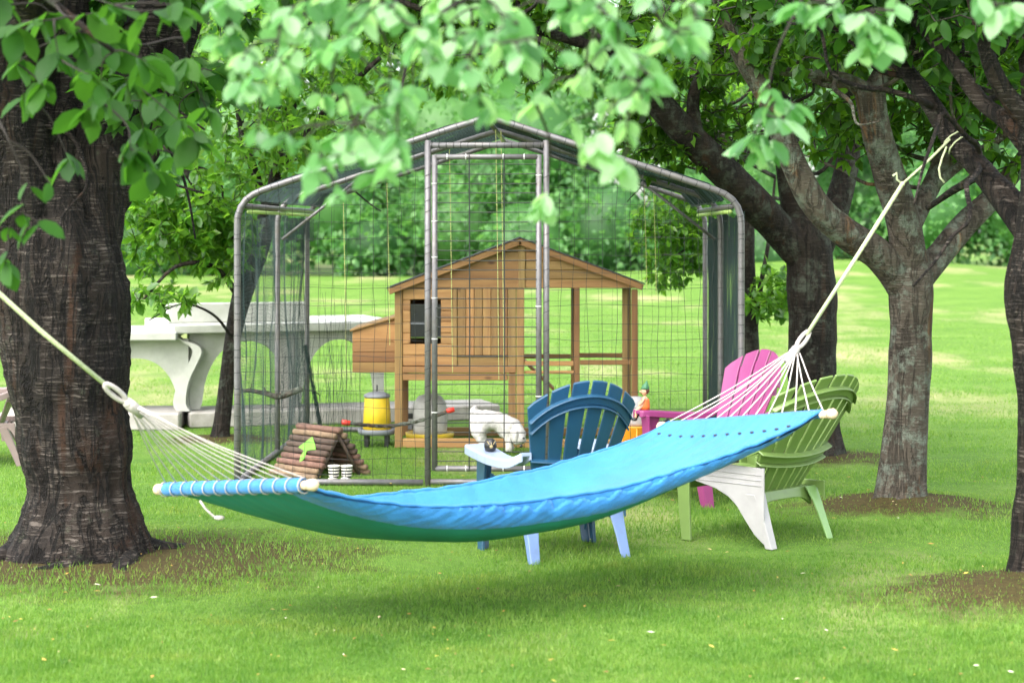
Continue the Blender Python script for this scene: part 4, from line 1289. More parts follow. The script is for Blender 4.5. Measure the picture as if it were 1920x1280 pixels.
f = thing('orange_tub', 'orange tub topped by a white container behind the blue chair', 'tub', tuple(at(1192, 810, 13.0)))
f.location.z = 0
MB().lathe([(0.085, 0.0), (0.10, 0.01), (0.115, 0.262), (0.122, 0.27), (0.112, 0.272)], 24).build('tub', M['orange'], f, True)
MB().lathe([(0.07, 0.273), (0.075, 0.29), (0.072, 0.42), (0.055, 0.455), (0.03, 0.462), (0.004, 0.463)], 24).build('container', M['white'], f, True)
for a in (150, 215, 270, 330):
    MB().tube([(0.103 * math.cos(R(a)), 0.103 * math.sin(R(a)), 0.02), (0.116 * math.cos(R(a)), 0.116 * math.sin(R(a)), 0.26)], 0.006, 6).build('rib', M['orange'], f, True)

# log shelter
LS = at(600, 890, 12.55)
sh = thing('log_shelter', 'small A-shaped shelter of stacked log rails with a green leaf sign on its slope', 'shelter', (LS.x, LS.y, 0.0), R(-46))
Lh, Hh, Dh = 0.205, 0.30, 0.20
for side in (-1, 1):
    for i in range(9):
        t = i / 8.0
        y = side * (Dh * (1 - t) + 0.012); z = 0.018 + (Hh - 0.02) * t
        sh_l = Lh + random.uniform(-.012, .012); dxs = random.uniform(-.008, .008)
        tone = ['bark_pale', 'log_pink', 'bark_lichen'][0 if i < 2 else (1 if i < 5 else random.choice((0, 2)))]
        if 'log_pink' not in M:
            M['log_pink'] = simple('reddish_log', (0.17, 0.09, 0.065), 0.8, 0.35, 25, 0.4)
            M['log_tan'] = simple('tan_log', (0.21, 0.14, 0.085), 0.8, 0.35, 25, 0.4)
            M['log_dark'] = simple('dark_log', (0.08, 0.052, 0.038), 0.85, 0.4, 25, 0.4)
        mt = M[('log_tan', 'log_tan', 'log_pink', 'log_pink', 'log_dark', 'log_dark', 'log_dark', 'log_tan', 'log_pink')[i]]
        pts = [(-sh_l + dxs - 0.02 * (1 - t), y, z), (0, y + random.uniform(-.003, .003), z + random.uniform(-.003, .003)), (sh_l + dxs + 0.02 * (1 - t), y, z)]
        MB().tube(pts, [0.0195, 0.0205, 0.0190], 9).build('log', mt, sh, True)
for sx in (-1, 1):
    for side in (-1, 1):
        MB().tube([(sx * (Lh - 0.02), side * (Dh - 0.03), 0.0), (sx * (Lh - 0.02), side * -0.005, Hh - 0.03)], 0.012, 7).build('rafter', M['log_dark'], sh, True)
MB().prism([Vector((-Lh + 0.03, -Dh + 0.02, 0)), Vector((-Lh + 0.03, Dh - 0.02, 0)), Vector((-Lh + 0.03, 0, Hh - 0.03))], (0.012, 0, 0)).build('back_panel', M['log_dark'], sh)
# leaf shaped sign: a leaf drawn as a flat plate lying on the slope
sl = Vector((0, Dh, Hh)).normalized()
nrm = Vector((0, -Hh, Dh)).normalized()
base = Vector((0.02, -Dh * 0.45 - 0.012, Hh * 0.55)) + nrm * 0.024
poly = [base + Vector((a, 0, 0)) + sl * b for a, b in ((-0.085, 0.0), (-0.05, 0.035), (0.0, 0.085), (0.055, 0.04), (0.095, 0.0), (0.03, -0.012), (0.012, -0.02), (0.03, -0.07), (0.0, -0.105), (-0.02, -0.06), (-0.012, -0.02), (-0.035, -0.012))]
MB().prism(poly, nrm * 0.004).build('leaf_sign', M['leaf_sign'], sh)

# striped boots
bt = None
for k, (px, lab) in enumerate(((626, 'left black and cream striped little boot standing before the log shelter'), (650, 'right black and cream striped little boot standing before the log shelter'))):
    p = at(px, 905, 12.13)
    b_ = thing('striped_boot', lab, 'boot', (p.x, p.y, 0.0), R(-20), 'striped boots by the log shelter')
    nseg = 8
    for s in range(nseg):
        z0 = 0.035 + 0.075 * s / nseg; z1 = 0.035 + 0.075 * (s + 1) / nseg
        r0 = 0.030 + 0.008 * s / nseg; r1 = 0.030 + 0.008 * (s + 1) / nseg
        prof = [(r0, z0), (r1, z1)] if s < nseg - 1 else [(r0, z0), (r1, z1), (r1 - 0.006, z1 + 0.001), (r1 - 0.007, z1 - 0.02), (0.004, z1 - 0.021)]
        MB().lathe(prof, 18).build('stripe', M['stripe_white'] if s % 2 else M['black'], b_, True)
    MB().ball((0.0, -0.022, 0.018), (0.031, 0.052, 0.024), 14, 8).build('foot', M['stripe_white'], b_, True)
    MB().box((-0.03, -0.07, 0.0), (0.03, 0.03, 0.008)).build('sole', M['black'], b_, False, 0.004)


# white dog
def skin_mesh(name, nodes, edges, mat, parent, sub=2, root=0):
    me = bpy.data.meshes.new(name)
    me.from_pydata([n[0] for n in nodes], edges, [])
    o = link_mesh(name, me, mat, parent)
    sk = o.modifiers.new('skin', 'SKIN')
    me.skin_vertices  # layer is made by the modifier
    if not me.skin_vertices:
        bm = bmesh.new(); bm.from_mesh(me); bm.verts.layers.skin.verify(); bm.to_mesh(me); bm.free()
    for v, n in zip(me.skin_vertices[0].data, nodes):
        v.radius = (n[1], n[1] if len(n) < 3 else n[2])
    me.skin_vertices[0].data[root].use_root = True
    sk.use_smooth_shade = True
    s2 = o.modifiers.new('sub', 'SUBSURF'); s2.levels = sub; s2.render_levels = sub
    return o


dp = at(932, 838, 13.7)
dog = thing('white_dog', 'small fluffy white dog standing with lowered head in front of the hen house', 'dog', (dp.x, dp.y, 0.0), R(0))
dn = [((-0.10, 0.02, 0.235), 0.085), ((-0.02, 0.02, 0.245), 0.07), ((0.07, 0.0, 0.215), 0.075), ((0.12, -0.03, 0.19), 0.06), ((0.155, -0.07, 0.13), 0.06), ((0.16, -0.10, 0.075), 0.038),
      ((-0.13, -0.03, 0.15), 0.05), ((-0.10, -0.035, 0.08), 0.026), ((-0.115, -0.04, 0.02), 0.024),
      ((-0.13, 0.07, 0.15), 0.05), ((-0.09, 0.075, 0.08), 0.026), ((-0.105, 0.07, 0.02), 0.024),
      ((0.08, -0.045, 0.13), 0.036), ((0.085, -0.045, 0.07), 0.026), ((0.08, -0.055, 0.02), 0.026),
      ((0.09, 0.05, 0.13), 0.036), ((0.095, 0.05, 0.07), 0.026), ((0.09, 0.04, 0.02), 0.026),
      ((-0.17, 0.02, 0.28), 0.032), ((-0.16, 0.02, 0.34), 0.03)]
de = [(0, 1), (1, 2), (2, 3), (3, 4), (4, 5), (0, 6), (6, 7), (7, 8), (0, 9), (9, 10), (10, 11), (2, 12), (12, 13), (13, 14), (2, 15), (15, 16), (16, 17), (0, 18), (18, 19)]
body = skin_mesh('body', dn, de, M['fluff'], dog)
tx = bpy.data.textures.new('curly', 'CLOUDS'); tx.noise_scale = 0.03
dm = body.modifiers.new('curl', 'DISPLACE'); dm.texture = tx; dm.strength = 0.035; dm.mid_level = 0.5
for sy in (-1, 1):
    MB().ball((0.13, -0.07 + sy * 0.05, 0.14), (0.02, 0.015, 0.045), 10, 6).build('ear', M['fluff'], dog, True)
    MB().ball((0.185, -0.098 + sy * 0.026, 0.125), 0.008, 8, 6).build('eye', M['black'], dog, True)
MB().ball((0.168, -0.135, 0.072), 0.012, 8, 6).build('nose', M['black'], dog, True)

# small black hen
hp = at(1240, 800, 14.95)
hen = thing('black_hen', 'small black hen seen below the arm of the pink chair', 'hen', (hp.x, hp.y, 0.0))
hn = [((-0.055, 0, 0.098), 0.02), ((-0.02, 0, 0.085), 0.036), ((0.02, 0, 0.085), 0.033), ((0.045, 0, 0.11), 0.018), ((0.055, 0, 0.135), 0.016)]
skin_mesh('body', hn, [(0, 1), (1, 2), (2, 3), (3, 4)], M['black'], hen)
MB().prism([Vector((-0.05, -0.006, 0.10)), Vector((-0.09, -0.006, 0.15)), Vector((-0.065, -0.006, 0.155)), Vector((-0.035, -0.006, 0.11))], (0, 0.012, 0)).build('tail', M['black'], hen)
MB().tube([(0.068, 0, 0.135), (0.084, 0, 0.131)], [0.006, 0.001], 6).build('beak', M['gold'], hen)
MB().prism([Vector((0.045, -0.003, 0.148)), Vector((0.05, -0.003, 0.163)), Vector((0.056, -0.003, 0.152)), Vector((0.064, -0.003, 0.162)), Vector((0.068, -0.003, 0.145))], (0, 0.006, 0)).build('comb', M['red'], hen)
for sy in (-1, 1):
    MB().tube([(0, sy * 0.014, 0.06), (0.004, sy * 0.015, 0.012), (0.02, sy * 0.016, 0.004)], 0.0035, 5).build('leg', M['gold'], hen)


# ------------------------------------------------------------------ garden chairs
def chair(name, label, mat, loc, rz, nsl=6, left_side=None, arm_mat=None, leg_mat=None, lean=23, wide=1.0, blen=0.672):
    arm_mat = arm_mat or mat; leg_mat = leg_mat or mat
    root = thing(name, label, 'chair', (loc[0], loc[1], 0.0), rz, 'plastic garden chairs under the cherry trees')
    lean = R(lean)
    P0 = Vector((0, -0.10, 0.245)); U = Vector((0, -math.sin(lean), math.cos(lean))); Nf = Vector((0, math.cos(lean), math.sin(lean)))
    Lb = blen

    def hw(t): return wide * (0.175 + 0.115 * min(1, t / 0.55))
    def pt(q, t, off=0.0):
        s = q * hw(t)
        return P0 + Vector((s, 0, 0)) + U * t + Nf * (0.55 * s * s + off)
    def tmax(q): return Lb - 0.155 * abs(q) ** 2.1
    th = 0.013
    for i in range(nsl):
        g = 0.030
        q0 = -1 + 2 * i / nsl + (g if i else 0); q1 = -1 + 2 * (i + 1) / nsl - (g if i < nsl - 1 else 0)
        mb = MB(); rings = []
        ts = [0.0, 0.12, 0.24, 0.36, 0.46]
        def row(f_):
            out = []
            for q in np.linspace(q0, q1, 4):
                out.append((q, f_(q)))
            return out
        levels = [row(lambda q, t=t: t) for t in ts] + [row(lambda q: 0.46 + (tmax(q) - 0.46) * 0.5), row(lambda q: tmax(q))]
        vs = []; fs = []
        for lv in levels: vs += [pt(q, t) for q, t in lv]
        nfr = len(vs)
        for lv in levels: vs += [pt(q, t, -th) for q, t in lv]
        m_ = 4
        for a in range(len(levels) - 1):
            for b in range(m_ - 1):
                i0 = a * m_ + b
                fs.append((i0, i0 + 1, i0 + m_ + 1, i0 + m_))
                fs.append((nfr + i0, nfr + i0 + m_, nfr + i0 + m_ + 1, nfr + i0 + 1))
            l = a * m_; r2 = l + m_ - 1
            fs.append((l, l + m_, nfr + l + m_, nfr + l)); fs.append((r2, nfr + r2, nfr + r2 + m_, r2 + m_))
        for b in range(m_ - 1):
            top = (len(levels) - 1) * m_ + b
            fs.append((top, top + 1, nfr + top + 1, nfr + top)); fs.append((b, nfr + b, nfr + b + 1, b + 1))
        mb.add(vs, fs)
        mb.build('back_slat', mat, root, False, 0.003)

    def band(name_, fa, fb, depth, q_lim=1.0, n=22):
        mb = MB(); rings = []
        for q in np.linspace(-q_lim, q_lim, n):
            a, b = fa(q), fb(q)
            rings.append([pt(q, a, -th + 0.001), pt(q, b, -th + 0.001), pt(q, b, -th - depth), pt(q, a, -th - depth)])
        mb.loft(rings)
        return mb.build(name_, mat, root, False, 0.0025)
    band('back_rib', lambda q: tmax(q) - 0.075, lambda q: tmax(q) - 0.066, 0.026)
    band('back_rib', lambda q: tmax(q) - 0.118, lambda q: tmax(q) - 0.068, 0.010)
    band('back_rib', lambda q: tmax(q) - 0.129, lambda q: tmax(q) - 0.120, 0.026)
    band('back_rail', lambda q: 0.20, lambda q: 0.248, 0.014, 1.02)
    band('back_rail', lambda q: 0.250, lambda q: 0.259, 0.034, 1.05)
    band('back_rail', lambda q: 0.189, lambda q: 0.198, 0.034, 1.05)
    # seat slats, waterfall front
    prof = smooth_path([(-0.10, 0.262), (0.0, 0.27), (0.12, 0.30), (0.24, 0.335), (0.32, 0.338), (0.365, 0.30), (0.375, 0.24)], 6)
    nsp = len(prof)
    k = 6
    for i in range(k):
        a = int(i * (nsp - 1) / k); b = int((i + 1) * (nsp - 1) / k)
        mb = MB(); rings = []
        seg = [np.array(p) for p in prof[a:b + 1]]
        seg[-1] = seg[-1] + (seg[-2] - seg[-1]) * 0.3
        for p in seg:
            w = 0.245
            rings.append([Vector((-w, p[0], p[1])), Vector((w, p[0], p[1])), Vector((w, p[0], p[1] - 0.012)), Vector((-w, p[0], p[1] - 0.012))])
        mb.loft(rings).build('seat_slat', mat, root, False, 0.002)
    # rear apron under the back
    mb = MB(); rings = []
    for x in np.linspace(-0.235, 0.235, 15):
        lo = 0.165 + 0.05 * (1 - (x / 0.235) ** 4)
        rings.append([Vector((x, -0.135, 0.262)), Vector((x, -0.115, 0.262)), Vector((x, -0.125, lo)), Vector((x, -0.150, lo))])
    mb.loft(rings).build('rear_apron', mat, root, False, 0.003)
    for sx in (-1, 1):
        ml = left_side if (left_side and sx < 0) else mat
        # arm
        mb = MB(); rings = []
        arm = smooth_path([(0.262, -0.21, 0.515, 0.028), (0.285, -0.12, 0.478, 0.042), (0.300, 0.02, 0.478, 0.056), (0.300, 0.16, 0.490, 0.065), (0.296, 0.28, 0.502, 0.068), (0.292, 0.335, 0.503, 0.058), (0.290, 0.352, 0.500, 0.04)], 5)
        for x, y, z, w in arm:
            rings.append([Vector((sx * (x - w), y, z)), Vector((sx * (x - w * 0.9), y, z + 0.006)), Vector((sx * (x + w * 0.9), y, z + 0.006)), Vector((sx * (x + w), y, z)),
                          Vector((sx * (x + w), y, z - 0.038)), Vector((sx * (x + w - 0.010), y, z - 0.038)), Vector((sx * (x + w - 0.010), y, z - 0.012)), Vector((sx * (x - w + 0.010), y, z - 0.012)), Vector((sx * (x - w + 0.010), y, z - 0.030)), Vector((sx * (x - w), y, z - 0.030))])
        mb.loft(rings).build('arm', arm_mat, root, False, 0.002)
        # front leg: folded panel under the arm, tapering to the foot
        mb = MB(); rings = []
        for z, w, y0, y1 in ((0.0, 0.026, 0.205, 0.262), (0.14, 0.033, 0.215, 0.285), (0.30, 0.042, 0.225, 0.305), (0.42, 0.048, 0.215, 0.315), (0.482, 0.054, 0.19, 0.325)):
            x = 0.282 - 0.02 * z / 0.48
            rings.append([Vector((sx * (x + 0.030), y0, z)), Vector((sx * (x + 0.030), y1, z)), Vector((sx * (x - w), y1, z)), Vector((sx * (x - w), y1 - 0.014, z)), Vector((sx * (x + 0.014), y1 - 0.016, z)), Vector((sx * (x + 0.014), y0, z))])
        mb.loft(rings).build('leg', mat, root, False, 0.003)
        # rear leg, splayed backwards
        mb = MB(); rings = []
        for z, xx, y, w, d in ((0.0, 0.238, -0.245, 0.024, 0.020), (0.10, 0.232, -0.205, 0.027, 0.023), (0.19, 0.226, -0.165, 0.034, 0.028), (0.262, 0.218, -0.13, 0.046, 0.03)):
            rings.append([Vector((sx * (xx - w), y - d, z)), Vector((sx * (xx + w), y - d, z)), Vector((sx * (xx + w), y + d, z)), Vector((sx * (xx + w - 0.012), y + d, z)), Vector((sx * (xx + w - 0.012), y - d + 0.012, z)), Vector((sx * (xx - w), y - d + 0.012, z))])
        mb.loft(rings).build('leg', ml if ml is not mat else leg_mat, root, False, 0.003)
        # arched side panel between the legs
        mb = MB(); vs = []; fs = []
        Sx = np.linspace(-0.215, 0.225, 23)
        for y in Sx:
            u = (y + 0.02) / 0.24
            lo = 0.285 - 0.22 * abs(min(1.0, max(-1.0, u))) ** 4.0
            hi = 0.268 + 0.09 * ss(y, -0.1, 0.25) + 0.02
            lo = min(lo, hi - 0.03)
            if left_side and sx < 0:
                hi = 0.395 + 0.02 * ss(y, -0.1, 0.2)
                lo = float(np.interp(y, (-0.215, -0.16, -0.10, -0.05, 0.0, 0.08, 0.225), (0.02, 0.06, 0.13, 0.195, 0.235, 0.27, 0.30)))
            x = 0.262
            vs += [Vector((sx * x, y, lo)), Vector((sx * x, y, hi)), Vector((sx * (x - 0.012), y, hi)), Vector((sx * (x - 0.012), y, lo))]
        for i in range(len(Sx) - 1):
            a = 4 * i; b = a + 4
            fs += [(a, b, b + 1, a + 1), (a + 1, b + 1, b + 2, a + 2), (a + 2, b + 2, b + 3, a + 3), (a + 3, b + 3, b, a)]
        fs += [(0, 1, 2, 3), (len(vs) - 1, len(vs) - 2, len(vs) - 3, len(vs) - 4)]
        o = mb.add(vs, fs).build('side_panel', ml, root, False, 0.003)
        if left_side and sx < 0:
            o['label'] = 'white side panel of the green chair'
            for kz in range(3):
                MB().box((-0.2665, -0.20, 0.305 + 0.026 * kz), (-0.2605, 0.20, 0.309 + 0.026 * kz)).build('panel_rib', ml, root, False, 0.002)
    return root


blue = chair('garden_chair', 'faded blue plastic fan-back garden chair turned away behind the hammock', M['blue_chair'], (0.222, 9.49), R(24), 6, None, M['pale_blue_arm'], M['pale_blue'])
green = chair('garden_chair', 'olive green plastic fan-back garden chair seen from behind at the hammock end', M['green_chair'], (1.262, 9.95), R(46), 7, M['white'], None, M['pale_green_leg'], 32, 1.22, 0.725)
pink = chair('garden_chair', 'bright pink plastic fan-back garden chair facing left beside the run corner', M['pink_chair'], (1.178, 11.40), R(117.6), 5)
taupe = chair('garden_chair', 'taupe plastic garden chair mostly hidden behind the thick left trunk', M['taupe_chair'], (-3.55, 13.2), R(100), 6)

# round black bowl-like ornament on the blue chair's arm
q = blue.matrix_world if False else Matrix.Translation((0.196, 9.49, 0)) @ Matrix.Rotation(R(24), 4, 'Z')
bp_ = Vector((0.026, 0, 0)) + q @ Vector((-0.300, 0.13, 0.4955))
orn = thing('black_ball', 'small round black ornament with a dull gold centre on the blue chair arm', 'ornament', tuple(bp_), R(10))
MB().lathe([(0.018, 0.0), (0.026, 0.004), (0.0305, 0.02), (0.031, 0.032), (0.026, 0.05), (0.014, 0.06), (0.003, 0.062)], 18).build('ball', M['black'], orn, True)
MB().ball((0, -0.027, 0.024), (0.010, 0.008, 0.010), 10, 7).build('gold_centre', M['gold'], orn, True)
for a in (-50, 0, 50):
    MB().tube([(0.012 * math.sin(R(a)), -0.031, 0.034), (0.026 * math.sin(R(a)), -0.022, 0.05)], 0.0022, 5).build('gold_line', M['gold'], orn)

# gnome seated on the pink chair's arm
q = Matrix.Translation((1.178, 11.40, 0)) @ Matrix.Rotation(R(117.6), 4, 'Z')
gp = q @ Vector((0.296, 0.29, 0.510))
gn = thing('gnome_figurine', 'little seated gnome with green pointed hat and orange coat on the pink chair arm', 'figurine', tuple(gp), R(0))
# faces -x
gb = [((0.0, 0, 0.018), 0.024), ((0.0, 0, 0.05), 0.024), ((-0.002, 0, 0.072), 0.018), ((-0.002, 0, 0.083), 0.010),
      ((-0.03, -0.014, 0.014), 0.012), ((-0.052, -0.016, -0.004), 0.010), ((-0.058, -0.016, -0.05), 0.008),
      ((-0.028, 0.016, 0.016), 0.012), ((-0.046, 0.018, 0.004), 0.010), ((-0.05, 0.018, -0.04), 0.008),
      ((-0.008, -0.026, 0.064), 0.008), ((-0.022, -0.030, 0.042), 0.007), ((-0.040, -0.022, 0.026), 0.006),
      ((-0.008, 0.026, 0.064), 0.008), ((-0.022, 0.030, 0.042), 0.007), ((-0.040, 0.022, 0.026), 0.006)]
skin_mesh('body', gb, [(0, 1), (1, 2), (2, 3), (0, 4), (4, 5), (5, 6), (0, 7), (7, 8), (8, 9), (2, 10), (10, 11), (11, 12), (2, 13), (13, 14), (14, 15)], M['skin'], gn)
MB().lathe([(0.027, 0.0), (0.029, 0.02), (0.026, 0.05), (0.022, 0.064)], 16).build('coat', M['tunic'], gn, True)
MB().ball((-0.004, 0, 0.108), (0.021, 0.020, 0.026), 14, 10).build('head', M['skin'], gn, True)
MB().ball((-0.026, 0, 0.106), (0.008, 0.006, 0.006), 8, 6).build('nose', M['skin'], gn, True)
MB().ball((0.006, 0, 0.112), (0.020, 0.0215, 0.022), 14, 8).build('hair', M['hair'], gn, True)
for sy in (-1, 1):
    MB().ball((0.0, sy * 0.022, 0.106), (0.006, 0.004, 0.010), 8, 6).build('ear', M['skin'], gn, True)
    MB().ball((-0.021, sy * 0.008, 0.113), 0.003, 6, 5).build('eye', M['black'], gn, True)
    MB().ball((-0.062 + (0.008 if sy > 0 else 0), sy * 0.017, -0.056 + (0.01 if sy > 0 else 0)), (0.016, 0.009, 0.010), 10, 7).build('boot', M['black'], gn, True)
MB().box((-0.027, -0.008, 0.093), (-0.021, 0.008, 0.096)).build('mouth', M['hair'], gn)
hat = MB(); hat.loft([[Vector((cx_ + r * math.cos(a), r * math.sin(a), z)) for a in (2 * math.pi * k / 14 for k in range(14))] for cx_, r, z in ((0.0, 0.024, 0.120), (0.0, 0.025, 0.126), (0.002, 0.018, 0.142), (0.007, 0.008, 0.158), (0.009, 0.001, 0.172))])
hat.build('hat', M['hat'], gn, True)


# ------------------------------------------------------------------ hammock
LF, LN = at(303, 917, 7.95), at(580, 909, 7.15)
RF, RN = at(1246, 799, 9.10), at(1553, 776, 8.30)
ham = thing('hammock', 'turquoise canvas hammock with spreader bars slung between the left tree and right limb', 'hammock', (0.0, 8.0, 0.0))
HO = Vector((0, 8.0, 0))


def hrel(p): return Vector(p) - HO


def bar_pt(side, v):
    return (LF.lerp(LN, v) if side == 0 else RF.lerp(RN, v))


def fab(u, v):
    """u along from the left bar, v across from the far hem to the near hem"""
    e0, e1 = 0.035, 0.965
    a = bar_pt(0, e0 + (e1 - e0) * v); b = bar_pt(1, e0 + (e1 - e0) * v)
    p = a.lerp(b, u)
    s = 4 * u * (1 - u)
    c = 2 * v - 1
    mid = a.lerp(b, u) * 0 + (bar_pt(0, 0.5).lerp(bar_pt(1, 0.5), u))
    p = p + (mid - p) * (0.10 * s * abs(c))            # the hems draw in
    skew = s ** 0.9
    edge = 0.142 + 0.045 * ss(c, -0.6, 0.6)
    bell = (1 - abs(c) ** 3.2)
    lop = 1.0 + 0.25 * (0.5 - u)
    p.z -= skew * lop * (edge + 0.325 * bell - edge * bell)
    p += Vector((0.02, -0.16, 0)) * skew * bell * max(0, c) ** 0.8
    p.z += 0.02 * max(0.0, (u - 0.94) / 0.06)
    # creases along the hems and a soft ripple
    pull = max(0.0, 1 - abs(u - 1) / 0.22) ** 1.5 + 0.6 * max(0.0, 1 - u / 0.18) ** 1.5
    p.z += 0.0055 * pull * min(1, (1 - u) * 14) * math.cos(2 * math.pi * 12 * v + 0.6 * noise.noise(Vector((u * 6, v * 5, 0))))
    w = noise.noise(Vector((u * 9, v * 2.2, 1.7)))
    hemw = abs(c) ** 6
    p += Vector((0, 0, 1)) * (0.010 * w * s + 0.005 * hemw * s * noise.noise(Vector((u * 34, v * 3, 4))))
    p += Vector((0.0, 0.012, 0)) * hemw * s * noise.noise(Vector((u * 42, 3 * v, 9)))
    return p


NU, NV = 150, 56
mb = MB()
vs = [hrel(fab(i / NU, j / NV)) for i in range(NU + 1) for j in range(NV + 1)]
fs = [(i * (NV + 1) + j, (i + 1) * (NV + 1) + j, (i + 1) * (NV + 1) + j + 1, i * (NV + 1) + j + 1) for i in range(NU) for j in range(NV)]
fabric = mb.add(vs, fs).build('canvas', M['canvas'], ham, True)
so = fabric.modifiers.new('cloth', 'SOLIDIFY'); so.thickness = 0.003
# the underside is green; the blue hem is turned over it, puckered along its stitching
NL = 44
def under(u, v):
    e = 0.004
    du = fab(min(1, u + e), v) - fab(max(0, u - e), v); dv = fab(u, min(1, v + e)) - fab(u, max(0, v - e))
    n = du.cross(dv).normalized()
    if n.z < 0: n = -n
    return fab(u, v) - n * 0.010, n
M['canvas_green'] = simple('green_canvas', (0.010, 0.19, 0.16), 0.7, 0.12, 6, 0.3)
mb = MB()
vs = [hrel(under(0.004 + 0.992 * i / 110, 0.02 + 0.885 * j / NL)[0]) for i in range(111) for j in range(NL + 1)]
fs = [(i * (NL + 1) + j, i * (NL + 1) + j + 1, (i + 1) * (NL + 1) + j + 1, (i + 1) * (NL + 1) + j) for i in range(110) for j in range(NL)]
mb.add(vs, fs).build('underside', M['canvas_green'], ham, True)
mb = MB(); vs = []
NB = 12
for i in range(301):
    u = 0.01 + 0.98 * i / 300
    for j in range(NB + 1):
        t = j / NB
        q, n = under(u, 0.885 + 0.112 * t)
        puck = math.sin(math.pi * t) ** 0.8 * (0.5 + 0.5 * noise.noise(Vector((u * 30 + 2.5 * t, t * 0.8, 2)))) + 0.35 * noise.noise(Vector((u * 85 - 5 * t, t, 7)))
        vs.append(hrel(q - n * (0.004 + 0.008 * puck)))
fs = [(i * (NB + 1) + j, i * (NB + 1) + j + 1, (i + 1) * (NB + 1) + j + 1, (i + 1) * (NB + 1) + j) for i in range(300) for j in range(NB)]
mb.add(vs, fs).build('turned_hem', M['canvas'], ham, True)
# rolled hems
for v in (0.0, 1.0):
    MB().tube([hrel(fab(i / 80, v)) + Vector((0, 0, 0.002 * math.sin(i * 1.7))) for i in range(81)], [0.007 + 0.0025 * noise.noise(Vector((i * 0.6, v, 0))) for i in range(81)], 7).build('hem', M['canvas'], fabric, True)
for side in (0, 1):
    a, b = bar_pt(side, 0.0), bar_pt(side, 1.0)
    d = (b - a)
    bar = MB().tube([hrel(a - d * 0.02), hrel(a.lerp(b, 0.5)), hrel(b + d * 0.02)], 0.017, 12).build('spreader_bar', M['wood_end'], ham, True)
    for e, sgn in ((a, -1), (b, 1)):
        dn_ = d.normalized() * sgn
        MB().tube([hrel(e + dn_ * 0.005), hrel(e + dn_ * 0.03), hrel(e + dn_ * 0.045)], [0.022, 0.023, 0.012], 12).build('bar_end', M['wood_end'], bar, True)
# canvas sleeve round the left bar, in puffs between the cords; pulled flap at the right bar with eyelets
NC = 12
LK, RK = at(236, 752, 7.25), at(1494, 652, 8.92)
for k in range(NC):
    v0 = 0.03 + 0.94 * k / NC; v1 = 0.03 + 0.94 * (k + 1) / NC
    for side, rr in ((0, 0.027), (1, 0.017)):
        rings = []
        for t, sc in ((0.0, 0.85), (0.12, 1.0), (0.5, 1.06), (0.88, 1.0), (1.0, 0.85)):
            rings.append((bar_pt(side, v0 + (v1 - v0) * t), rr * sc))
        MB().tube([hrel(p) for p, r in rings], [r for p, r in rings], 12, False).build('sleeve', M['canvas'], ham, True)
for side, K in ((0, LK), (1, RK)):
    axis_ = (bar_pt(1, .5) - bar_pt(0, .5)).normalized() * (-1 if side == 0 else 1)
    up0 = Vector((0, 0, 1))
    for k in range(NC + 1):
        v = 0.03 + 0.94 * k / NC
        e = bar_pt(side, v)
        top = e + Vector((0, 0, 0.026 if side == 0 else 0.02))
        st = K + (e - K).normalized() * 0.05 + Vector((random.uniform(-.006, .006), 0, random.uniform(-.006, .006)))
        m_ = st.lerp(top, 0.5) - Vector((0, 0, 0.008 + random.uniform(0, 0.008)))
        cp = smooth_path([tuple(st), tuple(m_), tuple(top)], 5)
        ext = []
        if side == 0:       # the cord wraps the sleeve
            n_ = (e - K).normalized()
            dd = (bar_pt(0, 1) - bar_pt(0, 0)).normalized(); o1 = dd.cross(Vector((0, 0, 1))).normalized()
            for a in np.linspace(90, -120, 8):
                ext.append(np.array(e + (o1 * math.cos(R(a)) * (1 if o1.x < 0 or o1.y < 0 else -1) + Vector((0, 0, 1)) * math.sin(R(a))) * 0.0305))
        MB().tube([hrel(Vector(p)) for p in cp + ext], 0.0024 if side == 0 else 0.0034, 6).build('cord', M['rope_white'], ham, True)
        if side == 1 and k < NC:
            vv = v + 0.03
            # eyelet on the canvas just inside the bar
            p0 = fab(0.955, min(0.99, max(0.01, vv)))
            MB().ball(hrel(p0) + Vector((0, -0.002, 0.004)), (0.010, 0.010, 0.006), 8, 5).build('eyelet', M['black'], ham, True)
    # knotted loop and the suspension rope
    c0 = K
    n_ = (bar_pt(side, 0.5) - K).normalized()
    out = -n_
    pl = out.cross(Vector((0, 1, 0))).normalized()
    loop = []
    for i in range(15):
        a = 2 * math.pi * i / 14
        loop.append(hrel(c0 + out * (0.055 - 0.055 * math.cos(a)) + pl * 0.014 * math.sin(a)))
    MB().tube(loop, 0.0095, 8).build('loop', M['rope_white'], ham, True)
    MB().tube([hrel(c0 - out * 0.01), hrel(c0 - out * 0.03), hrel(c0 - out * 0.09)], [0.020, 0.022, 0.017], 10).build('whipping', M['rope_white'], ham, True)
    for i in range(4):
        cc = hrel(c0 - out * (0.012 + 0.018 * i)); 
        MB().ball(cc, 0.021 - 0.001 * i, 10, 6).build('wrap', M['rope_white'], ham, True)
lo = LK - (bar_pt(0, .5) - LK).normalized() * 0.085
ro = RK - (bar_pt(1, .5) - RK).normalized() * 0.085
lend = at(-60, 497, 7.0)
MB().tube([hrel(p) for p in (lo, lo.lerp(lend, 0.5) - Vector((0, 0, 0.01)), lend, at(-260, 340, 6.9))], 0.0088, 8).build('hanging_rope', M['rope_green'], ham, True)
LIMB = at(1785, 262, 9.0)
kn = at(1692, 345, 8.98)
MB().tube([hrel(p) for p in (ro, ro.lerp(kn, 0.5) + Vector((0, 0, -0.004)), kn)], 0.0095, 8).build('hanging_rope', M['rope_green'], ham, True)
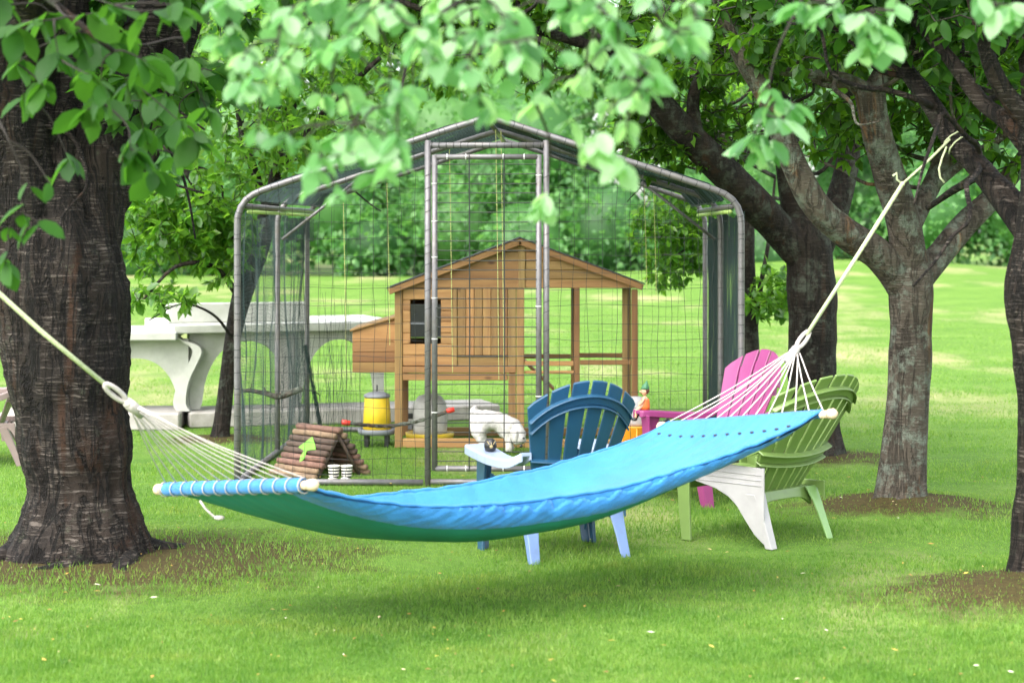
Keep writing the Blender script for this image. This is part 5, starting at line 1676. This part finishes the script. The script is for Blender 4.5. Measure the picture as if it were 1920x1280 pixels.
MB().tube([hrel(p) for p in (kn, kn.lerp(LIMB, 0.5), LIMB - Vector((0.02, 0.05, 0.0)))], 0.006, 8).build('hanging_rope', M['rope_green'], ham, True)
MB().ball(hrel(kn), 0.012, 10, 7).build('knot', M['rope_green'], ham, True)
MB().tube([hrel(kn), hrel(kn) + Vector((-0.025, 0, 0.02)), hrel(kn) + Vector((-0.03, -0.01, 0.05)), hrel(kn) + Vector((-0.045, -0.01, 0.035))], 0.0055, 6).build('loose_end', M['rope_green'], ham, True)
ax2 = (at(1742, 190, 9.1) - at(1845, 325, 8.9)).normalized(); s1 = ax2.cross(Vector((0, 1, 0))).normalized(); s2 = ax2.cross(s1)
MB().tube([hrel(at(1786, 262, 9.0) + ax2 * (0.010 * math.sin(i * 0.23) + 0.004 * i - 0.05) + (s1 * math.cos(i * 0.7) + s2 * math.sin(i * 0.7)) * 0.053) for i in range(14)], 0.004, 6).build('limb_wrap', M['rope_green'], ham, True)
tl = hrel(at(1775, 275, 8.93))
MB().tube([tl, tl + Vector((-0.02, 0, -0.05)), tl + Vector((-0.035, 0, -0.10)), tl + Vector((-0.03, 0, -0.14)), tl + Vector((-0.01, 0, -0.165))], 0.005, 6).build('loose_end', M['rope_green'], ham, True)
# tail of cord below the left bar
e = hrel(at(375, 938, 7.7))
MB().tube([e, e + Vector((0.02, 0, -0.03)), e + Vector((0.055, -0.01, -0.06)), e + Vector((0.07, -0.01, -0.065))], 0.005, 6).build('loose_end', M['rope_white'], ham, True)
MB().ball(e + Vector((0.078, -0.01, -0.066)), (0.022, 0.012, 0.010), 8, 6).build('tassel', M['rope_white'], ham, True)

# ------------------------------------------------------------------ litter on the lawn
rl = random.Random(5)
mb = MB()
for _ in range(260):
    Y = rl.uniform(6.6, 12.5); x = rl.uniform(-0.27, 0.27) * Y
    s = rl.uniform(0.005, 0.02) if rl.random() < 0.6 else rl.uniform(0.003, 0.007); a = rl.random() * 6.28; z = gz(x, Y) + 0.022
    d = Vector((math.cos(a), math.sin(a), rl.uniform(-.2, .3))) * s; e = Vector((-math.sin(a), math.cos(a), rl.uniform(-.2, .4))) * s * 0.45
    c = Vector((x, Y, z))
    mb.add([c - d, c + e, c + d, c - e, c + Vector((0, 0, 0.003))], [(0, 4, 1), (1, 4, 2), (2, 4, 3), (3, 4, 0)])


def litter_mat():
    m, nt, bs, out = new_mat('fallen_leaf')
    rnd = N(nt, 'ShaderNodeNewGeometry').outputs['Random Per Island']
    nt.links.new(ramp(nt, rnd, [(0.0, (0.42, 0.36, 0.05)), (0.5, (0.20, 0.10, 0.03)), (0.75, (0.45, 0.30, 0.05)), (1.0, (0.6, 0.6, 0.5))]), bs.inputs['Base Color'])
    bs.inputs['Roughness'].default_value = 0.7
    return m


tag(mb.build('fallen_leaves', litter_mat()), 'scattered small yellow and brown fallen leaves on the shaded lawn', 'leaf litter', None, 'stuff')
